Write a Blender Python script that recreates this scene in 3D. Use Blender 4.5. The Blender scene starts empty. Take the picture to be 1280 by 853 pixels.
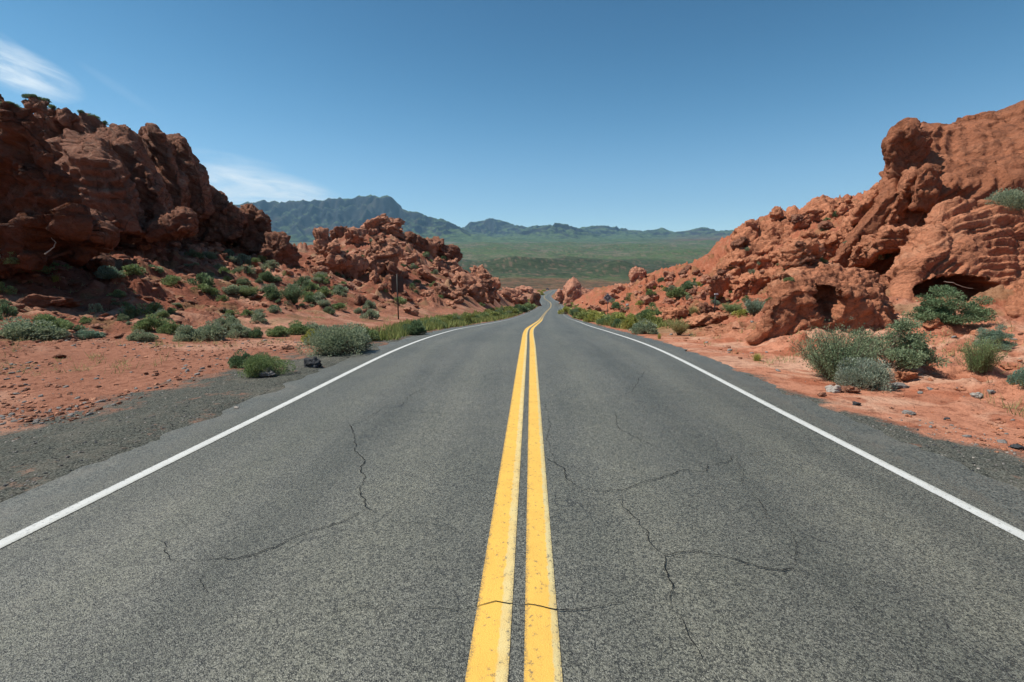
import bpy, bmesh, math, random
import numpy as np
from mathutils import Vector, Matrix
from mathutils.bvhtree import BVHTree

random.seed(7)
RNG = np.random.default_rng(7)
SC = bpy.context.scene
COL = SC.collection

SUN, SKY, EXPO, HAZE = 5.0, 0.085, 0.30, 4.4e-5
# ------------------------------------------------------------------ camera
F = 600.0                      # focal length in pixels of a 1280 px wide frame
CX, CY, HOR = 640.0, 426.5, 340.0
CAMZ = 1.65
PITCH = math.atan((CY - HOR) / F)
SP, CP = math.sin(PITCH), math.cos(PITCH)

def ray(u, v):
    """world direction of a photo pixel (not normalised)"""
    a = CY - v
    return (u - CX, F * CP + a * SP, -F * SP + a * CP)

def at(u, v, y):
    """world point seen at pixel u, v at the distance y ahead of the camera"""
    r = ray(u, v); t = y / r[1]
    return (r[0] * t, y, CAMZ + r[2] * t)

cam_d = bpy.data.cameras.new('camera')
cam = bpy.data.objects.new('camera', cam_d); COL.objects.link(cam)
cam_d.sensor_width = 36.0
cam_d.lens = 36.0 * F / 1280.0
cam_d.clip_start = 0.05; cam_d.clip_end = 60000.0
cam.location = (0, 0, CAMZ)
cam.rotation_euler = (math.pi / 2 - PITCH, 0, 0)
SC.camera = cam

# ------------------------------------------------------------------ noise (numpy)
_G = np.array([(1,1,0),(-1,1,0),(1,-1,0),(-1,-1,0),(1,0,1),(-1,0,1),(1,0,-1),(-1,0,-1),
               (0,1,1),(0,-1,1),(0,1,-1),(0,-1,-1),(1,1,0),(-1,1,0),(0,-1,1),(0,-1,-1)], dtype=np.float32)

def _hash(ix, iy, iz, seed):
    h = (ix.astype(np.uint32) * np.uint32(374761393) + iy.astype(np.uint32) * np.uint32(668265263)
         + iz.astype(np.uint32) * np.uint32(2246822519) + np.uint32((seed * 3266489917) & 0xffffffff))
    h ^= h >> np.uint32(15); h *= np.uint32(2246822519)
    h ^= h >> np.uint32(13); h *= np.uint32(3266489917)
    h ^= h >> np.uint32(16)
    return h

def perlin(P, seed=0):
    P = np.asarray(P, dtype=np.float32)
    i = np.floor(P).astype(np.int64); f = (P - i).astype(np.float32)
    w = f * f * f * (f * (f * 6 - 15) + 10)
    out = np.zeros(len(P), np.float32)
    for dx in (0, 1):
        wx = w[:, 0] if dx else 1 - w[:, 0]
        for dy in (0, 1):
            wy = w[:, 1] if dy else 1 - w[:, 1]
            for dz in (0, 1):
                wz = w[:, 2] if dz else 1 - w[:, 2]
                g = _G[_hash(i[:, 0] + dx, i[:, 1] + dy, i[:, 2] + dz, seed) & np.uint32(15)]
                out += wx * wy * wz * (g[:, 0] * (f[:, 0] - dx) + g[:, 1] * (f[:, 1] - dy) + g[:, 2] * (f[:, 2] - dz))
    return out

def fbm(P, octv=4, seed=0, gain=0.5):
    P = np.asarray(P, np.float32); a = 1.0; s = np.zeros(len(P), np.float32)
    for k in range(octv):
        s += a * perlin(P, seed + k * 17); P = P * 2.03 + 11.3; a *= gain
    return s

def ridged(P, octv=4, seed=0, gain=0.5):
    P = np.asarray(P, np.float32); a = 1.0; s = np.zeros(len(P), np.float32); n = 0
    for k in range(octv):
        r = 1 - np.abs(perlin(P, seed + k * 31)) * 1.6
        s += a * np.clip(r, 0, 1) ** 2; n += a
        P = P * 2.07 + 5.1; a *= gain
    return s / n

def worley(P, seed=0):
    P = np.asarray(P, np.float32); i = np.floor(P).astype(np.int64)
    f1 = np.full(len(P), 9.0, np.float32); f2 = f1.copy(); cid = np.zeros(len(P), np.uint32)
    for dx in (-1, 0, 1):
        for dy in (-1, 0, 1):
            for dz in (-1, 0, 1):
                c = i + np.array((dx, dy, dz))
                h = _hash(c[:, 0], c[:, 1], c[:, 2], seed)
                px = c[:, 0] + (h & np.uint32(1023)) / 1023.0
                py = c[:, 1] + ((h >> np.uint32(10)) & np.uint32(1023)) / 1023.0
                pz = c[:, 2] + ((h >> np.uint32(20)) & np.uint32(1023)) / 1023.0
                d = np.sqrt((P[:, 0] - px) ** 2 + (P[:, 1] - py) ** 2 + (P[:, 2] - pz) ** 2).astype(np.float32)
                nearer = d < f1
                f2 = np.where(nearer, f1, np.minimum(f2, d))
                cid = np.where(nearer, h, cid); f1 = np.where(nearer, d, f1)
    return f1, f2, cid

def facets(P, seed):
    """every cell of a cellular noise is one tilted flat face; returns the height of that face"""
    P = np.asarray(P, np.float32); i = np.floor(P).astype(np.int64)
    f1 = np.full(len(P), 9.0, np.float32); C = np.zeros((len(P), 3), np.float32); cid = np.zeros(len(P), np.uint32)
    for dx in (-1, 0, 1):
        for dy in (-1, 0, 1):
            for dz in (-1, 0, 1):
                c = i + np.array((dx, dy, dz)); h = _hash(c[:, 0], c[:, 1], c[:, 2], seed)
                q = np.stack([c[:, 0] + (h & np.uint32(1023)) / 1023.0, c[:, 1] + ((h >> np.uint32(10)) & np.uint32(1023)) / 1023.0, c[:, 2] + ((h >> np.uint32(20)) & np.uint32(1023)) / 1023.0], 1).astype(np.float32)
                d = np.sum(np.abs(P - q) ** 2, 1); nearer = d < f1
                f1 = np.where(nearer, d, f1); C = np.where(nearer[:, None], q, C); cid = np.where(nearer, h, cid)
    g = cid * np.uint32(2654435761)
    n = np.stack([(g & np.uint32(255)) / 127.5 - 1, ((g >> np.uint32(8)) & np.uint32(255)) / 127.5 - 1, ((g >> np.uint32(16)) & np.uint32(255)) / 127.5 - 1], 1)
    return np.sum((P - C) * n, 1) + 0.35 * (((g >> np.uint32(24)) & np.uint32(255)) / 127.5 - 1)

def sstep(a, b, x):
    t = np.clip((x - a) / (b - a), 0, 1); return t * t * (3 - 2 * t)

# ------------------------------------------------------------------ object helpers
def put(o, parent=None, label=None, cat=None, group=None, kind=None):
    COL.objects.link(o)
    if parent is not None: o.parent = parent
    if label: o['label'] = label
    if cat: o['category'] = cat
    if group: o['group'] = group
    if kind: o['kind'] = kind
    return o

def mesh_np(name, V, faces, n, smooth=True, mats=()):
    """V (N,3); faces (M,n) index array with n corners each"""
    V = np.ascontiguousarray(V, np.float32); faces = np.ascontiguousarray(faces, np.int32)
    me = bpy.data.meshes.new(name)
    me.vertices.add(len(V)); me.vertices.foreach_set('co', V.ravel())
    m = len(faces)
    me.loops.add(m * n); me.loops.foreach_set('vertex_index', faces.ravel())
    me.polygons.add(m)
    me.polygons.foreach_set('loop_start', np.arange(0, m * n, n, dtype=np.int32))
    me.polygons.foreach_set('loop_total', np.full(m, n, np.int32))
    if smooth: me.polygons.foreach_set('use_smooth', np.ones(m, bool))
    me.update(calc_edges=True)
    for mt in mats: me.materials.append(mt)
    return me

def add_attr(me, name, vals, typ='FLOAT'):
    a = me.attributes.new(name, typ, 'POINT')
    if typ == 'FLOAT': a.data.foreach_set('value', np.ascontiguousarray(vals, np.float32))
    else:
        c = np.ones((len(vals), 4), np.float32); c[:, :3] = vals
        a.data.foreach_set('color', c.ravel())

def get_co(me):
    V = np.empty(len(me.vertices) * 3, np.float32); me.vertices.foreach_get('co', V); return V.reshape(-1, 3)

def get_no(me):
    V = np.empty(len(me.vertices) * 3, np.float32); me.vertex_normals.foreach_get('vector', V); return V.reshape(-1, 3)

def set_co(me, V):
    me.vertices.foreach_set('co', np.ascontiguousarray(V, np.float32).ravel()); me.update()

def get_tris(me):
    me.calc_loop_triangles()
    T = np.empty(len(me.loop_triangles) * 3, np.int32); me.loop_triangles.foreach_get('vertices', T); return T.reshape(-1, 3)

# ------------------------------------------------------------------ materials
class NT:
    def __init__(s, name):
        s.m = bpy.data.materials.new(name); s.m.use_nodes = True
        s.t = s.m.node_tree; s.n = s.t.nodes; s.b = s.n['Principled BSDF']; s.out = s.n['Material Output']
    def node(s, typ, **kw):
        n = s.n.new(typ)
        for k, v in kw.items(): setattr(n, k, v)
        return n
    def link(s, a, b): s.t.links.new(a, b)
    def val(s, sock, v):
        if hasattr(v, 'is_output'): s.link(v, sock)
        else: sock.default_value = v
    def pos(s): return s.node('ShaderNodeNewGeometry').outputs['Position']
    def obj(s): return s.node('ShaderNodeTexCoord').outputs['Object']
    def noise(s, vec, scale, detail=4, rough=0.55, dist=0.0):
        n = s.node('ShaderNodeTexNoise'); s.link(vec, n.inputs['Vector'])
        n.inputs['Scale'].default_value = scale; n.inputs['Detail'].default_value = detail
        n.inputs['Roughness'].default_value = rough; n.inputs['Distortion'].default_value = dist
        return n.outputs[0]
    def voro(s, vec, scale, feature='F1', out='Distance', rnd=1.0):
        n = s.node('ShaderNodeTexVoronoi', feature=feature); s.link(vec, n.inputs['Vector'])
        n.inputs['Scale'].default_value = scale; n.inputs['Randomness'].default_value = rnd
        return n.outputs[out]
    def math(s, op, a, b=0.0, clamp=False):
        n = s.node('ShaderNodeMath', operation=op); n.use_clamp = clamp
        s.val(n.inputs[0], a); s.val(n.inputs[1], b); return n.outputs[0]
    def vmath(s, op, a, b):
        n = s.node('ShaderNodeVectorMath', operation=op)
        s.val(n.inputs[0], a); s.val(n.inputs[1], b); return n.outputs['Value' if op == 'DOT_PRODUCT' else 0]
    def map(s, x, a, b, c=0.0, d=1.0):
        n = s.node('ShaderNodeMapRange'); s.link(x, n.inputs[0])
        for i, q in enumerate((a, b, c, d)): n.inputs[i + 1].default_value = q
        return n.outputs[0]
    def mix(s, f, a, b, blend='MIX'):
        n = s.node('ShaderNodeMix', data_type='RGBA', blend_type=blend)
        s.val(n.inputs[0], f)
        for sock, q in ((n.inputs[6], a), (n.inputs[7], b)):
            s.val(sock, q if hasattr(q, 'is_output') else (*q, 1.0)[:4])
        return n.outputs[2]
    def attr(s, name, out='Fac'):
        n = s.node('ShaderNodeAttribute'); n.attribute_name = name; return n.outputs[out]
    def bump(s, h, dist, strength=1.0, prev=None):
        n = s.node('ShaderNodeBump'); n.inputs['Strength'].default_value = strength
        n.inputs['Distance'].default_value = dist; s.link(h, n.inputs['Height'])
        if prev is not None: s.link(prev, n.inputs['Normal'])
        return n.outputs[0]
    def done(s, color=None, rough=0.9, normal=None, spec=0.2):
        if color is not None: s.val(s.b.inputs['Base Color'], color if hasattr(color, 'is_output') else (*color, 1))
        s.val(s.b.inputs['Roughness'], rough)
        s.b.inputs['Specular IOR Level'].default_value = spec
        if normal is not None: s.link(normal, s.b.inputs['Normal'])
        return s.m

def rock_mat(name, base, dark, pale, sdir, px, varn=0.5, jam=1.0):
    """red sandstone; px = fine grain size in metres"""
    m = NT(name); p = m.pos()
    big = m.noise(p, 0.22, 5, 0.6, 0.3)
    mid = m.noise(p, 1.3, 6, 0.65)
    fine = m.noise(p, 1.0 / px, 5, 0.72)
    s = m.vmath('DOT_PRODUCT', p, sdir)
    s2 = m.math('ADD', s, m.math('MULTIPLY', m.noise(p, 0.35, 3), 2.2))
    comb = m.node('ShaderNodeCombineXYZ'); m.link(s2, comb.inputs[2])
    m.link(m.math('MULTIPLY', mid, 0.25), comb.inputs[0])
    lay = m.noise(comb.outputs[0], 2.4, 6, 0.78)
    lay2 = m.noise(comb.outputs[0], 9.0, 4, 0.7)
    wv = m.node('ShaderNodeVectorMath', operation='MULTIPLY_ADD'); m.link(p, wv.inputs[0]); wv.inputs[1].default_value = (1, 1, 1)
    nz = m.node('ShaderNodeTexNoise'); m.link(p, nz.inputs['Vector']); nz.inputs['Scale'].default_value = 0.9; nz.inputs['Detail'].default_value = 4
    m.link(nz.outputs[1], wv.inputs[2])
    jo = m.voro(wv.outputs[0], 0.5 / px ** 0.5 * 0.55, 'DISTANCE_TO_EDGE')
    joint = m.map(jo, 0.0, 0.026, 1.0, 0.0)
    cel = m.node('ShaderNodeSeparateColor'); m.link(m.voro(wv.outputs[0], 1.1 / px ** 0.5 * 0.55, 'F1', 'Color'), cel.inputs[0])
    cel2 = m.node('ShaderNodeSeparateColor'); m.link(m.voro(wv.outputs[0], 3.4 / px ** 0.5 * 0.55, 'F1', 'Color'), cel2.inputs[0])
    jm = m.math('MULTIPLY', joint, m.map(m.noise(p, 0.5, 3), 0.38, 0.56))
    jm = m.math('MULTIPLY', jm, jam)
    c = m.mix(m.map(big, 0.35, 0.68), base, tuple(0.68 * b for b in base))
    c = m.mix(m.map(lay, 0.50, 0.70), c, pale)
    c = m.mix(m.math('MULTIPLY', m.map(lay, 0.47, 0.35), 0.8), c, dark)
    c = m.mix(m.math('MULTIPLY', m.map(lay2, 0.52, 0.66), 0.35), c, tuple(0.55 * q for q in base))
    v = m.math('MULTIPLY', m.map(mid, 0.52, 0.64), m.map(big, 0.48, 0.62))
    c = m.mix(m.math('MULTIPLY', v, varn), c, dark)
    sv = m.node('ShaderNodeMapping'); m.link(p, sv.inputs[0]); sv.inputs['Scale'].default_value = (1, 1, 0.13)
    c = m.mix(m.math('MULTIPLY', m.map(m.noise(sv.outputs[0], 1.1, 5, 0.65), 0.54, 0.66), 0.75 * max(0.0, varn - 0.3)), c, dark)      # run-off varnish streaks
    c = m.mix(m.map(fine, 0.36, 0.72, 0.0, 0.6), c, tuple(min(1, 1.3 * b) for b in base))
    c = m.mix(m.map(m.noise(p, 2.6 / px, 3, 0.7), 0.58, 0.74, 0, 0.4), c, dark)
    c = m.mix(m.math('MULTIPLY', jm, 0.6), c, dark)
    n1 = m.bump(mid, 0.3, 0.6)
    n2 = m.bump(lay, 0.22, 0.8, n1)
    n2 = m.bump(lay2, 0.06, 0.6, n2)
    n2 = m.bump(jm, -0.12, 0.9, n2)
    n2 = m.bump(cel.outputs[0], px * 0.8, 0.8, n2); n2 = m.bump(cel2.outputs[1], px * 0.35, 0.8, n2)
    c = m.mix(m.map(cel.outputs[2], 0.6, 1.0, 0, 0.22), c, tuple(0.6 * q for q in base))
    n3 = m.bump(fine, px * 1.1, 0.9, n2)
    return m.done(c, 0.92, n3, 0.15)

M = {}
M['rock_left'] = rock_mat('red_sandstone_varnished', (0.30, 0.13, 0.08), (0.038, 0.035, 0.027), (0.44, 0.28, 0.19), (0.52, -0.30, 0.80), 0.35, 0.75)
M['rock_shade_toned'] = rock_mat('red_sandstone_shade_darkened', (0.19, 0.075, 0.043), (0.045, 0.028, 0.022), (0.24, 0.125, 0.08), (0.52, -0.30, 0.80), 0.25, 0.85)  # shade and corner falloff on the leftmost cliff put into the base colour
M['rock_mid'] = rock_mat('red_sandstone_boulders', (0.56, 0.26, 0.16), (0.085, 0.042, 0.03), (0.46, 0.26, 0.165), (0.3, 0.2, 0.93), 0.30, 0.7)
M['rock_right'] = rock_mat('red_sandstone_layered', (0.56, 0.225, 0.12), (0.10, 0.042, 0.027), (0.55, 0.28, 0.165), (-0.30, 0.25, 0.92), 0.12, 0.55, 0.4)
M['rock_massif'] = rock_mat('red_sandstone_dark_banded', (0.38, 0.145, 0.075), (0.075, 0.035, 0.024), (0.46, 0.21, 0.12), (-0.30, 0.25, 0.92), 0.12, 0.8, 0.25)
M['rock_far'] = rock_mat('red_sandstone_distant', (0.56, 0.26, 0.165), (0.15, 0.055, 0.04), (0.52, 0.30, 0.19), (0.1, 0.2, 0.95), 0.5, 0.5)

def stone_mat(name, c1, c2):
    m = NT(name); p = m.pos()
    n = m.noise(p, 9, 5, 0.7); f = m.noise(p, 45, 4, 0.7)
    c = m.mix(m.map(n, 0.35, 0.65), c1, c2)
    c = m.mix(m.map(f, 0.35, 0.7, 0, 0.5), c, tuple(1.5 * a for a in c2))
    return m.done(c, 0.85, m.bump(f, 0.02, 0.8, m.bump(n, 0.06, 0.7)), 0.25)
M['basalt'] = stone_mat('black_basalt', (0.025, 0.027, 0.03), (0.06, 0.062, 0.066))
M['grey_stone'] = stone_mat('grey_stone', (0.12, 0.11, 0.10), (0.24, 0.22, 0.20))
M['pale_stone'] = stone_mat('pale_stone', (0.25, 0.215, 0.18), (0.36, 0.32, 0.28))

def ground_mat():
    m = NT('desert_ground'); p = m.pos()
    col = m.attr('Col', 'Color'); grav = m.attr('gravel')
    n1 = m.noise(p, 0.7, 6, 0.65); n2 = m.noise(p, 6, 6, 0.7); n3 = m.noise(p, 34, 4, 0.7)
    cell = m.voro(p, 28, 'F1', 'Color'); cd = m.voro(p, 28)
    far = m.noise(p, 0.03, 6, 0.7); fa = m.attr('far'); sc1 = m.noise(p, 0.075, 5, 0.75); sc2 = m.noise(p, 0.011, 6, 0.7)
    c = m.mix(m.map(n1, 0.35, 0.68, 0, 0.45), col, m.mix(1.0, col, (0.62, 0.55, 0.52), 'MULTIPLY'))
    c = m.mix(m.map(n2, 0.50, 0.68, 0, 0.45), c, m.mix(1.0, c, (1.35, 1.4, 1.45), 'MULTIPLY'))
    c = m.mix(m.map(n2, 0.48, 0.36, 0, 0.75), c, m.mix(1.0, c, (0.5, 0.42, 0.40), 'MULTIPLY'))
    c = m.mix(m.map(n3, 0.54, 0.66, 0, 0.5), c, m.mix(1.0, c, (0.45, 0.40, 0.40), 'MULTIPLY'))
    c = m.mix(m.map(far, 0.4, 0.65, 0, 0.3), c, m.mix(1.0, c, (0.7, 0.72, 0.7), 'MULTIPLY'))
    c = m.mix(m.math('MULTIPLY', m.map(sc1, 0.47, 0.60, 0, 0.8), fa), c, m.mix(1.0, c, (0.38, 0.46, 0.40), 'MULTIPLY'))
    c = m.mix(m.math('MULTIPLY', m.map(sc2, 0.50, 0.64, 0, 0.6), fa), c, m.mix(1.0, c, (0.55, 0.62, 0.55), 'MULTIPLY'))
    c = m.mix(m.math('MULTIPLY', m.map(sc1, 0.40, 0.30, 0, 0.6), fa), c, m.mix(1.0, c, (1.7, 1.5, 1.4), 'MULTIPLY'))
    sep = m.node('ShaderNodeSeparateColor'); m.link(cell, sep.inputs[0])
    gv = m.voro(p, 85, 'F1', 'Color'); sg = m.node('ShaderNodeSeparateColor'); m.link(gv, sg.inputs[0])
    g = m.mix(m.map(sg.outputs[0], 0.1, 1.0), (0.032, 0.035, 0.030), (0.165, 0.165, 0.138))
    g = m.mix(m.map(n2, 0.5, 0.7, 0, 0.4), g, (0.16, 0.135, 0.105))
    g = m.mix(m.map(m.noise(p, 1.1, 5, 0.7), 0.5, 0.68, 0, 0.55), g, (0.17, 0.155, 0.125))
    gm = m.math('ADD', grav, m.map(m.noise(p, 1.4, 7, 0.75), 0.28, 0.72, -0.62, 0.62))
    gm = m.map(gm, 0.32, 0.78)
    c = m.mix(gm, c, g)
    b = m.bump(n2, 0.09, 0.9); b = m.bump(n3, 0.02, 0.8, b); b = m.bump(cd, 0.012, 0.5, b)
    return m.done(c, 0.95, b, 0.1)
M['ground'] = ground_mat()

def mountain_mat():
    m = NT('mountain_rock'); p = m.pos()
    col = m.attr('Col', 'Color')
    n = m.noise(p, 0.006, 7, 0.72); f = m.noise(p, 0.03, 5, 0.75)
    c = m.mix(m.map(n, 0.42, 0.58, 0, 0.8), col, m.mix(1.0, col, (0.42, 0.48, 0.5), 'MULTIPLY'))
    c = m.mix(m.map(f, 0.5, 0.7, 0, 0.4), c, m.mix(1.0, c, (1.4, 1.35, 1.2), 'MULTIPLY'))
    return m.done(c, 0.95, m.bump(f, 18, 0.6, m.bump(n, 60, 0.6)), 0.05)
M['mountain'] = mountain_mat()

def asphalt_mat():
    m = NT('asphalt'); p = m.pos()
    lat = m.attr('lat')
    v1 = m.voro(p, 100, 'F1', 'Color'); s1 = m.node('ShaderNodeSeparateColor'); m.link(v1, s1.inputs[0])
    v2 = m.voro(p, 215, 'F1', 'Color'); s2 = m.node('ShaderNodeSeparateColor'); m.link(v2, s2.inputs[0])
    d1 = m.voro(p, 150)
    big = m.noise(p, 0.45, 5, 0.6); med = m.noise(p, 3.0, 6, 0.7); sml = m.noise(p, 17, 4, 0.7)
    c = m.mix(m.map(s1.outputs[0], 0.25, 1.0), (0.034, 0.034, 0.028), (0.178, 0.173, 0.137))
    c = m.mix(m.map(s2.outputs[0], 0.66, 1.0, 0, 0.75), c, (0.32, 0.31, 0.26))
    c = m.mix(m.map(s2.outputs[1], 0.75, 1.0, 0, 0.6), c, (0.03, 0.032, 0.029))
    st = m.node('ShaderNodeMapping'); m.link(p, st.inputs[0]); st.inputs['Scale'].default_value = (1.0, 0.05, 1)
    streak = m.noise(st.outputs[0], 2.6, 6, 0.65)
    c = m.mix(m.map(streak, 0.38, 0.64, 0, 0.5), c, m.mix(1.0, c, (0.66, 0.69, 0.68), 'MULTIPLY'))
    c = m.mix(m.map(big, 0.40, 0.64, 0, 0.5), c, m.mix(1.0, c, (0.72, 0.74, 0.72), 'MULTIPLY'))
    c = m.mix(m.map(med, 0.48, 0.70, 0, 0.45), c, m.mix(1.0, c, (1.32, 1.30, 1.22), 'MULTIPLY'))
    c = m.mix(m.map(sml, 0.52, 0.68, 0, 0.3), c, m.mix(1.0, c, (0.6, 0.6, 0.6), 'MULTIPLY'))
    # polished wheel paths, an oily strip down each lane, sand and fines by the edges
    al = m.math('ABSOLUTE', lat); lane = m.math('ABSOLUTE', m.math('SUBTRACT', al, 1.75))
    wob = m.map(m.noise(st.outputs[0], 0.9, 3), 0.3, 0.7, -0.12, 0.12)
    wp = m.map(m.math('ABSOLUTE', m.math('SUBTRACT', m.math('ADD', lane, wob), 0.80)), 0.10, 0.42, 1.0, 0.0)
    c = m.mix(m.math('MULTIPLY', wp, 0.55), c, m.mix(1.0, c, (1.30, 1.28, 1.22), 'MULTIPLY'))
    oil = m.math('MULTIPLY', m.map(m.math('ADD', lane, wob), 0.05, 0.40, 1.0, 0.0), m.map(streak, 0.35, 0.6))
    c = m.mix(m.math('MULTIPLY', oil, 0.45), c, m.mix(1.0, c, (0.62, 0.64, 0.64), 'MULTIPLY'))
    drip = m.map(m.voro(p, 1.3), 0.05, 0.13, 1.0, 0.0)
    c = m.mix(m.math('MULTIPLY', m.math('MULTIPLY', drip, m.map(lane, 0.2, 0.55, 1.0, 0.0)), 0.45), c, (0.035, 0.036, 0.034))
    dust = m.math('MULTIPLY', m.map(al, 3.5, 4.15), m.map(m.noise(p, 2.4, 6, 0.75), 0.38, 0.68, 0, 0.85))
    dl = m.map(lat, -1.0, 1.0)
    c = m.mix(dust, c, m.mix(dl, (0.115, 0.110, 0.095), (0.19, 0.155, 0.12)))
    gv = m.voro(p, 85, 'F1', 'Color'); sg = m.node('ShaderNodeSeparateColor'); m.link(gv, sg.inputs[0])
    gcol = m.mix(m.map(sg.outputs[0], 0.1, 1.0), (0.032, 0.035, 0.030), (0.165, 0.165, 0.138))
    gcol = m.mix(m.map(m.noise(p, 1.1, 5, 0.7), 0.5, 0.68, 0, 0.55), gcol, (0.17, 0.155, 0.125))
    spill = m.math('ADD', m.map(al, 3.45, 4.05, -0.30, 0.95), m.map(m.noise(p, 1.5, 6, 0.75), 0.3, 0.7, -0.45, 0.45))
    c = m.mix(m.map(spill, 0.25, 0.5), c, gcol)
    # hairline crazing
    w = m.node('ShaderNodeVectorMath', operation='MULTIPLY_ADD'); nz = m.node('ShaderNodeTexNoise'); m.link(p, nz.inputs['Vector'])
    nz.inputs['Scale'].default_value = 1.6; nz.inputs['Detail'].default_value = 5
    m.link(p, w.inputs[0]); w.inputs[1].default_value = (1, 1, 1); m.link(nz.outputs[1], w.inputs[2])
    hair = m.map(m.voro(w.outputs[0], 0.75, 'DISTANCE_TO_EDGE'), 0.0, 0.006, 1.0, 0.0)
    hm = m.math('MULTIPLY', hair, m.map(m.noise(p, 0.8, 4, 0.65), 0.47, 0.60))
    c = m.mix(m.math('MULTIPLY', hm, 0.8), c, (0.022, 0.022, 0.021))
    b = m.bump(d1, 0.005, 0.8); b = m.bump(sml, 0.006, 0.4, b); b = m.bump(hm, -0.006, 0.7, b)
    return m.done(c, 0.56, b, 0.5)
M['asphalt'] = asphalt_mat()

def paint_mat(name, c_new, c_old, split):
    """road paint; attribute 'across' 0..1 over the stripe, split = where the older coat starts"""
    m = NT(name); p = m.pos(); a = m.attr('across')
    n = m.noise(p, 30, 5, 0.75); n2 = m.noise(p, 5, 5, 0.6); n3 = m.noise(p, 140, 3, 0.6)
    e = m.math('ADD', a, m.map(m.noise(p, 14, 3), 0.3, 0.7, -0.05, 0.05))
    c = m.mix(m.map(e, split - 0.03, split + 0.03), c_new, c_old)
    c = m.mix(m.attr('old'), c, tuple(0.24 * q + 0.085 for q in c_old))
    c = m.mix(m.map(n2, 0.42, 0.65, 0, 0.35), c, tuple(0.75 * q for q in c_new))
    edge = m.math('MULTIPLY', m.math('ABSOLUTE', m.math('SUBTRACT', e, 0.5)), 2.0)
    chip = m.math('ADD', m.map(n, 0.57, 0.68), m.math('MULTIPLY', m.map(edge, 0.76, 1.0), m.map(n3, 0.4, 0.6)), True)
    pit = m.map(n3, 0.64, 0.74, 0, 0.8)
    c = m.mix(m.math('MULTIPLY', chip, 0.85), c, (0.09, 0.088, 0.08))
    c = m.mix(pit, c, tuple(0.4 * q for q in c_new))
    return m.done(c, 0.7, m.bump(n3, 0.004, 0.7, m.bump(n, 0.004, 0.5)), 0.3)
M['yellow_l'] = paint_mat('yellow_line_paint', (0.73, 0.425, 0.08), (0.62, 0.48, 0.21), 0.70)
M['yellow_r'] = paint_mat('yellow_line_paint_worn', (0.73, 0.43, 0.085), (0.56, 0.46, 0.22), 0.78)
M['white_l'] = paint_mat('white_line_paint', (0.54, 0.54, 0.51), (0.46, 0.46, 0.42), 0.7)

def plain(name, c, rough=0.7, metal=0.0, spec=0.4, var=0.25):
    m = NT(name); o = m.obj(); n = m.noise(o, 14, 5, 0.65)
    col = m.mix(m.map(n, 0.35, 0.7), c, tuple(q * (1 - var) for q in c))
    m.b.inputs['Metallic'].default_value = metal
    return m.done(col, rough, None, spec)
M['crack'] = plain('crack_tar', (0.014, 0.014, 0.014), 0.9, 0, 0.1)
M['steel'] = plain('galvanised_steel', (0.30, 0.30, 0.30), 0.55, 0.6)
M['dark_steel'] = plain('weathered_steel', (0.06, 0.055, 0.05), 0.7, 0.3)
M['sign_grey'] = plain('sign_face_dull', (0.10, 0.115, 0.12), 0.6, 0.2)
M['sign_rim'] = plain('sign_rim_pale', (0.46, 0.47, 0.48), 0.5)
M['sign_brown'] = plain('sign_back_brown', (0.07, 0.036, 0.028), 0.65)
M['reflector'] = plain('reflector_white', (0.7, 0.7, 0.7), 0.3)
M['car_paint'] = plain('dark_car_paint', (0.02, 0.022, 0.025), 0.25, 0.3, 0.5, 0.1)
M['glass'] = plain('car_glass', (0.015, 0.02, 0.025), 0.08, 0, 0.6, 0.1)
M['tyre'] = plain('tyre_rubber', (0.015, 0.015, 0.015), 0.85)
M['rim'] = plain('alloy_rim', (0.5, 0.5, 0.52), 0.35, 0.9)
M['lamp'] = plain('headlight_lens', (0.75, 0.75, 0.72), 0.15, 0, 0.6)
M['bark'] = plain('shrub_bark', (0.16, 0.115, 0.085), 0.9, 0, 0.1)
M['dead'] = plain('bleached_wood', (0.48, 0.40, 0.32), 0.9, 0, 0.1)

def leaf_mat(name, c1, c2, trans=0.3):
    m = NT(name); r = m.attr('rnd'); o = m.obj()
    n = m.noise(o, 3.5, 3, 0.6)
    c = m.mix(m.map(n, 0.35, 0.65), c1, c2)
    c = m.mix(m.map(r, 0.0, 1.0, 0, 1), m.mix(1.0, c, (0.62, 0.66, 0.62), 'MULTIPLY'), m.mix(1.0, c, (1.4, 1.36, 1.3), 'MULTIPLY'))
    m.done(c, 0.65, None, 0.25)
    tr = m.node('ShaderNodeBsdfTranslucent'); m.link(c, tr.inputs['Color'])
    mx = m.node('ShaderNodeMixShader'); mx.inputs[0].default_value = trans
    m.link(m.b.outputs[0], mx.inputs[1]); m.link(tr.outputs[0], mx.inputs[2]); m.link(mx.outputs[0], m.out.inputs['Surface'])
    return m.m
M['sage'] = leaf_mat('sage_leaves', (0.25, 0.30, 0.195), (0.31, 0.35, 0.24))
M['sagegreen'] = leaf_mat('sage_green_leaves', (0.18, 0.235, 0.135), (0.235, 0.285, 0.17))
M['silver'] = leaf_mat('silver_leaves', (0.33, 0.37, 0.30), (0.24, 0.29, 0.22))
M['green'] = leaf_mat('green_leaves', (0.18, 0.25, 0.105), (0.24, 0.29, 0.135))
M['dark'] = leaf_mat('dark_green_leaves', (0.12, 0.185, 0.095), (0.165, 0.23, 0.12))
M['yellow'] = leaf_mat('yellow_green_leaves', (0.33, 0.35, 0.09), (0.40, 0.38, 0.13))
M['teal'] = leaf_mat('grey_teal_leaves', (0.17, 0.26, 0.19), (0.23, 0.31, 0.235))
M['drygrass'] = leaf_mat('dry_grass', (0.36, 0.31, 0.15), (0.29, 0.29, 0.12))
M['verge'] = leaf_mat('verge_grass_blades', (0.22, 0.27, 0.085), (0.30, 0.30, 0.11))

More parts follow.
